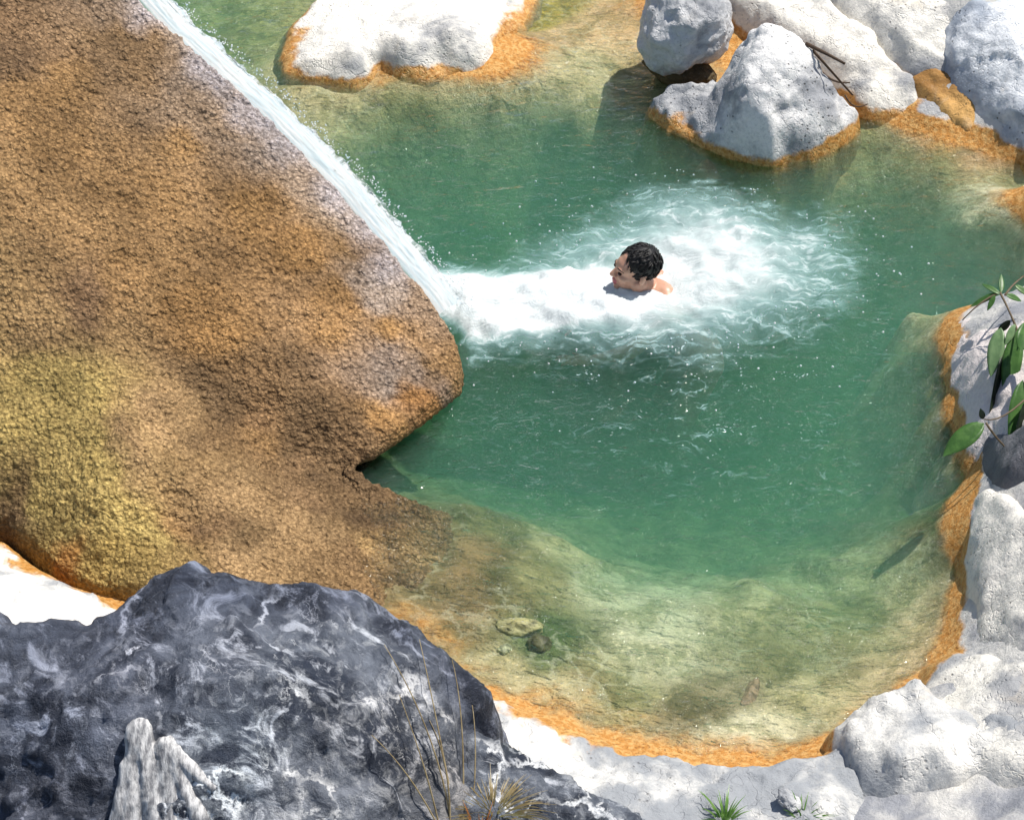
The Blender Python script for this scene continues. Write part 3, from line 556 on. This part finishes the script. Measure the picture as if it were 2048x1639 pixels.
# ------------------------------------------------------------------ dark foreground boulder
t = NT('dark veined limestone'); p = t.pos()
sk = t.scaled(p, (1, 1, .8), (0, .4, .5))
wv = t.n('VectorMath', {0: sk, 1: t.n('VectorMath', {0: t.n('TexNoise', {'Vector': sk, 'Scale': 3.2, 'Detail': 7., 'Roughness': .65}).outputs[1], 3: .55}, operation='SCALE').outputs[0]}, operation='ADD').outputs[0]
c = t.mix(t.step(t.noise(p, 4.2, 8, .68, .6), .40, .66), (.011, .016, .029), (.125, .140, .168))
c = t.mix(t.step(t.noise(sk, 13, 7, .72, .8), .50, .66, 0, .75), c, (.25, .262, .28))
c = t.mix(t.step(t.noise(t.scaled(sk, (1, 1.5, 1)), 5, 7, .72, 1.4), .52, .66, 0, .85), c, (.44, .46, .50))
v1 = t.math('MULTIPLY', t.step(t.vor(wv, 2.1, 'DISTANCE_TO_EDGE').outputs['Distance'], .0, .04, 1, 0), t.step(t.noise(p, 3, 3), .45, .58))
v2 = t.math('MULTIPLY', t.step(t.vor(wv, 6., 'DISTANCE_TO_EDGE').outputs['Distance'], .0, .03, .45, 0), t.step(t.noise(p, 5, 3), .52, .64))
c = t.mix(t.math('MAXIMUM', v1, v2), c, (.62, .63, .64))
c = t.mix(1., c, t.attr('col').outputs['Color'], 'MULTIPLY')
h = t.math('ADD', t.noise(p, 11, 10, .72), t.math('MULTIPLY', t.noise(p, 45, 5, .7), .35))
M['dark'] = t.done(t.bsdf(c, .55, t.bump(h, .7, .04), .45))
DKC = [(-100,1250,.80),(10,1245,.80),(180,1225,.80),(240,1198,.82),(300,1140,.86),(370,1120,.88),(430,1150,.86),(500,1168,.84),(620,1165,.82),(720,1185,.78),(830,1245,.70),(930,1335,.60),(985,1400,.50),(1010,1480,.38),(1025,1560,.25),
 (200,1350,.84),(400,1300,.88),(600,1300,.84),(800,1350,.72),(700,1420,.76),(300,1480,.74),(500,1480,.78),(100,1500,.70),(640,1540,.68),(860,1500,.55),(940,1560,.40),(250,1620,.60),(500,1620,.64),(760,1620,.54),(60,1620,.54),(900,1650,.36),(350,1800,.40),(700,1800,.38),(0,1800,.35),(1000,1720,.15),(700,2000,.15),(0,2000,.15),(-250,1500,.6)]
DKO = [(-300,1240,.75),(10,1238,.80),(180,1218,.80),(238,1192,.82),(292,1136,.86),(370,1112,.88),(425,1140,.86),(490,1160,.84),(620,1157,.82),(720,1177,.78),(832,1238,.70),(852,1276,.66),(930,1328,.60),(978,1380,.52),(1003,1440,.44),(1017,1500,.34),(1025,1560,.25),(1060,1660,.15),(1080,1800,.05),(900,2150,0),(-100,2150,0),(-500,1800,.2)]
dark = rock_field(DKC, DKO, edge=.05, slope=2.8, wob=.016, seed=22, amp=.022, freq=3.)
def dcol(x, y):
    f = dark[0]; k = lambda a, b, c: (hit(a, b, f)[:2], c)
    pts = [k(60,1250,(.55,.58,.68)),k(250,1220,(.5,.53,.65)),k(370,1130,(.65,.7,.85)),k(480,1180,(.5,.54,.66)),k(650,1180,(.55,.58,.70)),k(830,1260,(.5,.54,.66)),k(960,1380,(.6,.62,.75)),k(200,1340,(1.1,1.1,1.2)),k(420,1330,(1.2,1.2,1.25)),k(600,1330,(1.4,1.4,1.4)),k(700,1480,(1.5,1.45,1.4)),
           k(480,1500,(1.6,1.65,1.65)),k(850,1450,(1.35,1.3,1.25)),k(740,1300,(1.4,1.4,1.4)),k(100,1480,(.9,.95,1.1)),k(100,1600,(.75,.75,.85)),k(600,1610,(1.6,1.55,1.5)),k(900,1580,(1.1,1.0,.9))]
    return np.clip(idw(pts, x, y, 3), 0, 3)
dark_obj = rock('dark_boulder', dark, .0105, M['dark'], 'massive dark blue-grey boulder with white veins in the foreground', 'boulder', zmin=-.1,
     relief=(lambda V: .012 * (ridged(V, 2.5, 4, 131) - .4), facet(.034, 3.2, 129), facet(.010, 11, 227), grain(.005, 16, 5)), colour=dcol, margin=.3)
spur = rock_field([(1020,1500,0.37),(1080,1540,0.36),(1160,1580,0.32),(1230,1620,0.27),(1300,1680,0.19),(1050,1600,0.37),(1150,1660,0.27),(1000,1640,0.37),(1100,1800,0.17),(950,1560,0.39)],
    [(940,1490,0.37),(1015,1494,0.37),(1060,1515,0.36),(1110,1532,0.35),(1165,1565,0.32),(1215,1600,0.27),(1270,1640,0.22),(1340,1720,0.15),(1250,1900,0.07),(950,1900,0.07),(900,1600,0.27)], edge=.04, slope=2.6, wob=.012, seed=24, amp=.03)
rock('dark_spur', spur, .011, M['dark'], 'low dark grey rock spur beside the white ledge at the dark boulder\'s foot', 'rock', zmin=-.1, colour=lambda x, y: np.full((len(x), 3), 1.25), relief=(facet(.028, 5, 137), facet(.014, 14, 237), grain(.012, 18, 6)))

# ------------------------------------------------------------------ submerged stones
for i, (px, py, zz, r, lab) in enumerate([(1038, 1258, -.10, (.085, .04, .03), 'flat olive stone lying under the shallow water near the dark boulder'),
        (1080, 1290, -.11, (.04, .045, .03), 'dark mossy stone on the shallow bed beside the flat olive stone'),
        (1010, 1300, -.08, (.03, .02, .018), 'small pale green pebble on the shallow bed by the dark boulder'),
        (1500, 1395, -.08, (.09, .03, .012), 'long brown stone under shallow water near the orange rim')]):
    m = NT('submerged stone'); pp = m.pos(); base = [(.42,.38,.18), (.10,.10,.04), (.45,.46,.28), (.30,.20,.12), (.52,.38,.22)][i]
    M['st%d' % i] = m.done(m.bsdf(m.mix(m.step(m.noise(pp, 30, 5), .4, .65), base, tuple(c * .5 for c in base)), .6, m.bump(m.noise(pp, 40, 5), .6, .01)))
    q = hit(px, py, bed_h)
    blob('stone', (q[0], q[1], q[2] + r[2] * .3), r, (.1, .1, .4 * i), M['st%d' % i], lab, 'stone', 30 + i, .16, 4)

q = P(1578, 1598, .19); blob('stone', (q[0], q[1], q[2]), (.045, .028, .022), (.1, .5, -.8), M['toe'], 'small grey stone chip lying tilted on the white ledge beside the grass', 'stone', 44, .2, 4)
# ================================================================== VEGETATION, STICKS
def tube(pts, rads, seg=6):
    pts = [Vector(p_) for p_ in pts]; V = []; F = []; ref = Vector((.3, .2, 1)).normalized()
    for i, p_ in enumerate(pts):
        d = (pts[min(i + 1, len(pts) - 1)] - pts[max(i - 1, 0)]).normalized(); a = d.cross(ref).normalized(); b = d.cross(a)
        for s in range(seg): an = 2 * math.pi * s / seg; V.append(p_ + (a * math.cos(an) + b * math.sin(an)) * rads[i])
    for i in range(len(pts) - 1):
        for s in range(seg): F.append((i * seg + s, i * seg + (s + 1) % seg, (i + 1) * seg + (s + 1) % seg, (i + 1) * seg + s))
    F.append(tuple(range(seg))[::-1]); F.append(tuple(range((len(pts) - 1) * seg, len(pts) * seg)))
    return [tuple(v) for v in V], F
def pymesh(name, V, F, smoothed=True):
    me = bpy.data.meshes.new(name); me.from_pydata(V, [], F)
    if smoothed: me.polygons.foreach_set('use_smooth', np.ones(len(F), bool))
    me.update(); return me
def bez(a, b, c, n=8): return [tuple((1 - u) ** 2 * Vector(a) + 2 * u * (1 - u) * Vector(b) + u * u * Vector(c)) for u in np.linspace(0, 1, n)]
def leafmat(name, c0, c1):
    m = NT(name); p_ = m.pos(); c = m.mix(m.step(m.noise(p_, 30, 3), .35, .65), c0, c1)
    return m.done(m.n('MixShader', {0: .28, 1: m.bsdf(c, .38, m.bump(m.noise(p_, 60, 3), .3, .004), .45), 2: m.n('BsdfTranslucent', {0: m.mix(1., c, (1.2, 1.5, .7), 'MULTIPLY')}).outputs[0]}).outputs[0])
M['leaf'] = leafmat('glossy leaf', (.055, .14, .03), (.09, .20, .045)); M['leafd'] = leafmat('dark leaf', (.008, .016, .008), (.02, .035, .015)); M['leafp'] = leafmat('pale leaf', (.16, .27, .12), (.22, .34, .16))
m = NT('twig bark'); p_ = m.pos(); M['twig'] = m.done(m.bsdf(m.mix(m.noise(p_, 40, 3), (.07, .05, .03), (.20, .15, .09)), .8))
def leaf_mesh(b, tp, width, nrm, droop=.15, fold=.25):
    b = Vector(b); tp = Vector(tp); ax = tp - b; L = ax.length; ax.normalize(); nr = Vector(nrm); nr = (nr - ax * nr.dot(ax)).normalized(); sd = ax.cross(nr); V = []; F = []; n = 12
    for i in range(n + 1):
        u = i / n; w = width * .5 * (math.sin(math.pi * u ** .85) ** .75) if 0 < u < 1 else .0006
        c_ = b + ax * L * u - nr * droop * L * u * u
        for s in (-1, -.5, 0, .5, 1): V.append(tuple(c_ + sd * s * w + nr * (abs(s) * w * fold - (abs(s) == 1) * w * .08)))
    for i in range(n):
        for s in range(4): a = i * 5 + s; F.append((a, a + 1, a + 6, a + 5))
    top_ = [Vector(v) for v in V]; k_ = len(V); V += [tuple(v - nr * .0012) for v in top_]; F += [tuple(k_ + q for q in f[::-1]) for f in F]
    for i in range(n): a, b2 = i * 5, i * 5 + 5; F.append((a, b2, k_ + b2, k_ + a)); a += 4; b2 += 4; F.append((b2, a, k_ + a, k_ + b2))
    return pymesh('leaf', V, F)
root = P(2190, 900, .40); shrub = link('shrub', None, None, None, tuple(root)); shrub.empty_display_size = .1
tag(shrub, 'green leafy shrub overhanging the right shore above the orange rim', 'shrub')
def part(name, me, mat, parent):
    o = link(name, me, mat, parent); o.matrix_parent_inverse = Matrix.Translation(-Vector(parent.location)); return o
LZ = .47
main = bez(root, P(2120, 820, .46), P(2050, 700, .40), 10); V, F = tube(main, np.linspace(.012, .006, 10)); part('stem', pymesh('stem', V, F), M['twig'], shrub)
for a, b, c_ in [((2085, 760, .88), (2010, 850, .84), (1968, 838, .85)), ((2050, 700, .9), (2030, 640, .9), (2000, 585, .86)), ((2000, 585, .86), (1960, 600, .84), (1925, 640, .78)), ((2010, 590, .86), (2030, 560, .86), (2060, 545, .85)), ((2000, 585, .86), (2030, 640, .86), (2040, 690, .86)),((1972,845,.85),(1992,880,.8),(2048,930,.6))]:
    V, F = tube(bez(*[P(u_[0], u_[1], u_[2] - .48) for u_ in (a, b, c_)], 8), np.linspace(.005, .0022, 8), 5); part('twig', pymesh('twig', V, F), M['twig'], shrub)
TC = np.array((0, -.55, .83))
for (bx, by, bz), (tx, ty, tz), w, mt, nr in [((1968,846,.86),(1886,905,.80),.075,'leaf',(-.15,-.35,.9)),((1966,838,.86),(1962,818,.90),.022,'leafd',(0,-.6,.6)),
    ((2002,655,.88),(1980,748,.78),.060,'leafp',(-.3,-.6,.6)),((2010,700,.82),(1996,842,.66),.085,'leafd',(.5,-.5,.3)),((2035,660,.88),(2012,795,.74),.070,'leaf',(-.2,-.7,.5)),
    ((2045,760,.86),(2030,900,.72),.075,'leaf',(.1,-.6,.6)),((2020,640,.88),(1995,668,.82),.030,'leafd',(.2,-.6,.5)),((2030,648,.9),(2012,688,.86),.028,'leafp',(.2,-.2,.9)),
    ((1998,585,.86),(1940,610,.82),.024,'leaf',(0,-.4,.9)),((2000,588,.86),(1965,565,.88),.022,'leaf',(0,-.4,.9)),((2002,586,.86),(2005,545,.9),.022,'leaf',(.2,-.4,.9)),((2010,588,.86),(2045,600,.84),.024,'leaf',(0,-.4,.9)),((1990,590,.86),(1975,620,.82),.02,'leaf',(0,-.4,.9)),
    ((2030,570,.86),(2060,590,.84),.024,'leaf',(0,-.4,.9)),((2060,720,.9),(2090,860,.76),.08,'leaf',(.2,-.6,.6)),((2080,700,.9),(2130,760,.84),.07,'leaf',(.3,-.4,.8)),((2040,700,.92),(2060,640,.98),.07,'leaf',(.3,-.4,.8)),((2120,820,.88),(2080,930,.74),.08,'leaf',(0,-.6,.6)),((2052,800,.84),(2040,940,.66),.06,'leafd',(.3,-.6,.4))]:
    part('leaf', leaf_mesh(P(bx, by, bz - .48), P(tx, ty, tz - .48), w * 1.08, nr), M[mt], shrub)

def blade(V, F, base, direc, L, w, curve):
    base = Vector(base); d = Vector(direc).normalized(); sd = d.cross(Vector((.2, -.8, .5))).normalized(); k = len(V); n = 6
    for i in range(n + 1):
        u = i / n; c_ = base + d * L * u + Vector(curve) * u * u * L; ww = w * (1 - u ** 1.6) + .0004
        V += [tuple(c_ - sd * ww), tuple(c_ + sd * ww)]
    for i in range(n): a = k + i * 2; F.append((a, a + 1, a + 3, a + 2))
def tuft(name, at, n, L, mat, label, cat, spread=.8, w=.003, up=.8, fall=.5, rad_=.03, group=None):
    V, F = [], []
    for _ in range(n):
        an = random.uniform(0, 6.28); r = random.uniform(0, 1) ** .6
        blade(V, F, (at[0] + math.cos(an) * r * rad_, at[1] + math.sin(an) * r * rad_, at[2] - .005), (math.cos(an) * spread * r, math.sin(an) * spread * r, up), L * random.uniform(.5, 1.1), w, (math.cos(an) * .25, math.sin(an) * .25, -fall * r))
    return thing(name, pymesh(name, V, F), mat, label, cat, group)
M['grass'] = leafmat('green grass', (.10, .22, .04), (.22, .36, .10)); M['straw'] = leafmat('dry straw', (.30, .22, .11), (.46, .36, .21)); M['rust'] = leafmat('rusty dead leaves', (.34, .12, .03), (.55, .27, .10))
ledge_f = lambda x_, y_: np.maximum(bed_h(x_, y_), .0)
def on(px, py, *fs):
    return hit(px, py, lambda a, b: np.max([f(a, b) for f in fs], axis=0))
led = rock_field([(1300,1640,.185),(1500,1660,.175),(1650,1660,.17),(1400,1600,.18)], [(1000,1400,0),(1700,1400,0),(1700,1900,0),(1000,1900,0)])[0]
tuft('grass_tuft', on(1450, 1638, bed_h, led), 46, .10, M['grass'], 'small fresh green grass tuft sprouting from the white ledge', 'grass', w=.0032, rad_=.035)
tuft('grass_tuft', on(1605, 1632, bed_h, led), 26, .09, M['grass'], 'thin yellow-green grass tuft beside the crack in the ledge', 'grass', w=.0028, rad_=.04)
q = on(985, 1625, dark[0], spur[0])
tuft('dry_grass_tuft', q, 260, .13, M['straw'], 'straw coloured dry grass tuft growing where the dark boulder meets its spur', 'grass', spread=1.6, w=.0016, rad_=.10, fall=.9, up=.6)
q = on(960, 1680, dark[0], spur[0])
tuft('dead_fern', q, 70, .11, M['rust'], 'rusty dead leaves below the straw coloured grass tuft', 'grass', spread=1., w=.004, rad_=.08)
# dry stalks over the dark boulder
for i, (a, b, c_) in enumerate([((905,1660),(880,1480),(770,1300)),((915,1660),(870,1420),(840,1290)),((890,1680),(830,1560),(745,1480)),((925,1660),(935,1450),(905,1330)),((900,1660),(905,1540),(860,1450)),((940,1660),(960,1520),(945,1420)),((880,1660),(860,1560),(800,1400))]):
    p0 = on(*a, dark[0]); p2 = on(*c_, dark[0]) + np.array((0, -.02, .05)); p1 = on(*b, dark[0]) + np.array((0, -.05, .10))
    V, F = tube(bez(p0, p1, p2, 12), np.linspace(.0034, .0012, 12), 5)
    thing('dry_stalk', pymesh('dry_stalk', V, F), M['straw'], 'long dry straw stalk arching over the flank of the dark boulder', 'grass stalk', 'dry stalks over the dark boulder')

# pale streaked fin of rock standing out of the dark boulder
def limb(bm, a, b, ra, rb, n=9, sub=2):
    a = Vector(a); b = Vector(b)
    for i in range(n):
        u = i / (n - 1); bmesh.ops.create_icosphere(bm, subdivisions=sub, radius=ra + (rb - ra) * u, matrix=Matrix.Translation(a.lerp(b, u)))
def ell(bm, c, r, rot=(0, 0, 0), sub=3):
    bmesh.ops.create_icosphere(bm, subdivisions=sub, radius=1, matrix=Matrix.Translation(c) @ Euler(rot).to_matrix().to_4x4() @ Matrix.Diagonal((*r, 1)))
def fuse(name, bm, voxel, smooths=4, fac=.5):
    me = bpy.data.meshes.new(name); bm.to_mesh(me); bm.free(); o = bpy.data.objects.new(name, me); COL.objects.link(o)
    r = o.modifiers.new('r', 'REMESH'); r.mode = 'VOXEL'; r.voxel_size = voxel; r.use_smooth_shade = True
    s = o.modifiers.new('s', 'SMOOTH'); s.iterations = smooths; s.factor = fac
    dg = bpy.context.evaluated_depsgraph_get(); res = bpy.data.meshes.new_from_object(o.evaluated_get(dg))
    bpy.data.objects.remove(o); bpy.data.meshes.remove(me); res.name = name; return res
bm = bmesh.new()
for a, b, ra, rb in [((275,1470),(265,1700),.038,.05),((285,1468),(330,1690),.04,.055),((335,1500),(345,1690),.036,.05),((350,1515),(425,1580),.034,.014),((345,1520),(400,1640),.03,.03),((255,1540),(235,1690),.026,.035)]:
    A = on(*a, dark[0]) + np.array((0, -.01, .02)); B = on(*b, dark[0]) + np.array((0, -.005, .01)); limb(bm, A + np.array((0, 0, .012)), B + np.array((0, 0, .012)), ra * .85, rb * .85, 14)
me = fuse('pale_fin', bm, .007, 3)
co = np.empty(len(me.vertices) * 3, np.float32); me.vertices.foreach_get('co', co); co = co.reshape(-1, 3); nn_ = np.empty_like(co); me.vertices.foreach_get('normal', nn_.reshape(-1)) if False else None
nv = np.array([v.normal[:] for v in me.vertices]); co = co + nv * (.009 * ridged(co * np.array((1, .35, .35)), 20, 4, 201) + .004 * fracture(co, 14, 205))[:, None]
me.vertices.foreach_set('co', co.astype(np.float32).ravel()); me.update()
m = NT('bleached wood'); p_ = m.pos(); g = m.noise(m.scaled(p_, (1, .3, .3)), 60, 5, .7)
c = m.mix(m.step(g, .35, .65), (.20, .20, .21), (.66, .65, .64)); M['wood'] = m.done(m.bsdf(c, .85, m.bump(g, .8, .01)))
b_ = rebase(me); fin = link('pale_fin', me, M['wood'], dark_obj, tuple(np.array(b_) - np.array(dark_obj.location))); fin['label'] = 'pale streaked forked fin of rock standing out of the dark boulder'

# sticks in the crevice
m = NT('wet dark wood'); p_ = m.pos(); M['stick'] = m.done(m.bsdf(m.mix(m.noise(p_, 50, 3), (.02, .012, .008), (.09, .05, .025)), .7))
slab_f = rock_field([(1640,95,.1),(1760,225,.04),(1700,160,.05)], [(1500,0,0),(1900,0,0),(1900,300,0),(1500,300,0)])[0]
for i, (a, b, c_, r, lab) in enumerate([((1612,88,.40),(1650,105,.40),(1690,128,.36),.010,'brown weathered stick lodged at the top of the crevice by the pointed boulder'),
    ((1640,140,.25),(1665,170,.20),(1700,165,.20),.006,'thin dark stick bridging the crevice beside the pointed boulder'),
    ((1690,190,.12),(1705,225,.06),(1735,208,.08),.004,'curved dark twig hanging over the water in the crevice'),
    ((1625,100,.38),(1660,140,.32),(1705,190,.14),.007,'long brown stick wedged down the length of the crevice')]):
    V, F = tube(bez(P(*a), P(*b), P(*c_), 9), np.linspace(r, r * .6, 9), 7); thing('driftwood_stick', pymesh('driftwood_stick', V, F), M['stick'], lab, 'stick')

# ================================================================== SWIMMER
person = link('person', None, None, None, (float(HEAD[0]), float(HEAD[1]), float(HEAD[2]))); person.empty_display_size = .1
person.scale = (PSC,) * 3; person.rotation_euler = (0, rad(9), rad(14))
tag(person, 'dark haired person swimming in the white foam towards the cascade, head above water', 'person')
bm = bmesh.new()
ell(bm, (.012, 0, .035), (.098, .076, .082)); ell(bm, (-.035, 0, -.035), (.058, .058, .075)); ell(bm, (-.05, 0, .02), (.047, .06, .055)); ell(bm, (-.072, 0, -.092), (.022, .024, .019))
for s in (-1, 1):
    ell(bm, (-.063, s * .036, -.028), (.028, .024, .026)); ell(bm, (.012, s * .077, -.012), (.019, .008, .031), (0, .15, s * -.35)); ell(bm, (.01, s * .055, -.06), (.04, .018, .035)); ell(bm, (-.088, s * .025, .019), (.014, .024, .009))
    ell(bm, (-.100, s * .010, -.030), (.011, .009, .008))
limb(bm, (-.094, 0, .012), (-.115, 0, -.024), .009, .0125, 8); ell(bm, (-.096, 0, -.055), (.012, .022, .008)); ell(bm, (-.093, 0, -.069), (.012, .02, .009))
limb(bm, (.025, 0, -.06), (.085, 0, -.135), .056, .062, 10, 3)
ell(bm, (.20, 0, -.21), (.18, .165, .11), (0, .55, 0)); ell(bm, (.165, 0, -.132), (.12, .15, .068), (0, .12, 0)); ell(bm, (.33, 0, -.37), (.17, .135, .09), (0, .75, 0)); ell(bm, (.43, 0, -.50), (.14, .15, .095), (0, .8, 0))
for s in (-1, 1):
    limb(bm, (.15, s * .06, -.12), (.15, s * .18, -.15), .06, .058, 6, 3); limb(bm, (.15, s * .185, -.155), (-.02, s * .19, -.34), .052, .040, 12); limb(bm, (-.02, s * .19, -.34), (-.18, s * .15, -.42), .039, .026, 12)
    ell(bm, (-.225, s * .135, -.43), (.052, .040, .016), (0, 0, s * .2))
    for j, (oy, L) in enumerate([(-.03, .065), (-.01, .08), (.01, .085), (.03, .075)]):
        a = Vector((-.262, s * .13 + oy, -.435)); limb(bm, a, a + Vector((-L * .55, s * -.012, .0)), .0098, .009, 6, 1); limb(bm, a + Vector((-L * .55, s * -.012, 0)), a + Vector((-L, s * -.016, -.012)), .009, .0075, 6, 1)
    limb(bm, (-.21, s * .10, -.43), (-.25, s * .07, -.44), .012, .009, 6, 1)
    limb(bm, (.45, s * .08, -.54), (.36, s * .12, -.92), .082, .058, 14, 3); limb(bm, (.36, s * .12, -.92), (.62, s * .11, -1.15), .055, .036, 14, 3); limb(bm, (.63, s * .11, -1.16), (.72, s * .12, -1.28), .036, .024, 9)
bmt = fuse('body', bm, .0052, 5)
m = NT('skin'); p_ = m.pos(); oc = m.n('TexCoord').outputs['Object']; sx = m.n('SeparateXYZ', {0: oc})
lip = m.math('MULTIPLY', m.math('MULTIPLY', m.step(sx.outputs[2], -.079, -.072), m.step(sx.outputs[2], -.052, -.046, 1, 0)), m.math('MULTIPLY', m.step(sx.outputs[0], -.088, -.092), m.step(m.math('ABSOLUTE', sx.outputs[1]), .018, .026, 1, 0)))
c = m.mix(m.step(m.noise(p_, 20, 3), .35, .65), (.52, .28, .185), (.60, .34, .235)); c = m.mix(lip, c, (.45, .13, .14))
M['skin'] = m.done(m.bsdf(c, .38, m.bump(m.noise(p_, 120, 3), .15, .003), .5, Subsurface_Weight=.12, Subsurface_Radius=(.02, .008, .004), Subsurface_Scale=.3))
body = link('body', bmt, M['skin'], person)
# hair: scalp cap and wet locks
bm = bmesh.new(); ell(bm, (.018, 0, .042), (.099, .079, .085), sub=5)
for v in list(bm.verts):
    c_ = v.co
    if c_.x < -.062 + max(0, .05 - c_.z) * .75 or c_.z < -.03 + max(0, -c_.x + .02) * 1.0 - max(0, c_.x - .04) * .7: bm.verts.remove(v)
hv = [v.co.copy() for v in bm.verts]
me0 = bpy.data.meshes.new('tmp'); bm.to_mesh(me0); bm.free()
V = [v.co[:] for v in me0.vertices]; F = [tuple(p_.vertices) for p_ in me0.polygons]; bpy.data.meshes.remove(me0)
rnd = random.Random(3); ctr_ = Vector((.018, 0, .042))
for _ in range(420):
    b = rnd.choice(hv); nr = (b - ctr_); nr.normalize(); flow = Vector((-.75 + rnd.uniform(-.3, .3) if b.x < .05 else .1, math.copysign(.35, b.y) + rnd.uniform(-.3, .3), -.6 if b.z < .09 else -.1)); flow = (flow - nr * flow.dot(nr)).normalized()
    L = rnd.uniform(.022, .04); e = b + flow * L + nr * rnd.uniform(-.008, .002); mid = b + flow * L * .5 + nr * rnd.uniform(.003, .008)
    tv, tf = tube(bez(b - nr * .003, mid, e, 5), [.004, .0046, .004, .003, .0008], 5); k = len(V); V += tv; F += [tuple(i + k for i in f) for f in tf]
m = NT('wet black hair'); p_ = m.pos(); M['hair'] = m.done(m.bsdf((.007, .006, .006), .42, m.bump(m.noise(p_, 140, 3), .5, .004), .35))
link('hair', pymesh('hair', V, F), M['hair'], person)
m = NT('eye'); M['eye'] = m.done(m.bsdf((.05, .03, .02), .15)); M['brow'] = M['hair']
for s in (-1, 1):
    bm = bmesh.new(); ell(bm, (-.0905, s * .033, .000), (.009, .014, .0065), sub=3); me = bpy.data.meshes.new('eye'); bm.to_mesh(me); bm.free(); link('eye', me, M['eye'], person)
    V, F = tube(bez((-.101, s * .014, .020), (-.103, s * .034, .031), (-.078, s * .056, .018), 7), [.001, .0024, .0028, .0028, .0024, .0018, .001], 6); link('eyebrow', pymesh('eyebrow', V, F), M['brow'], person)
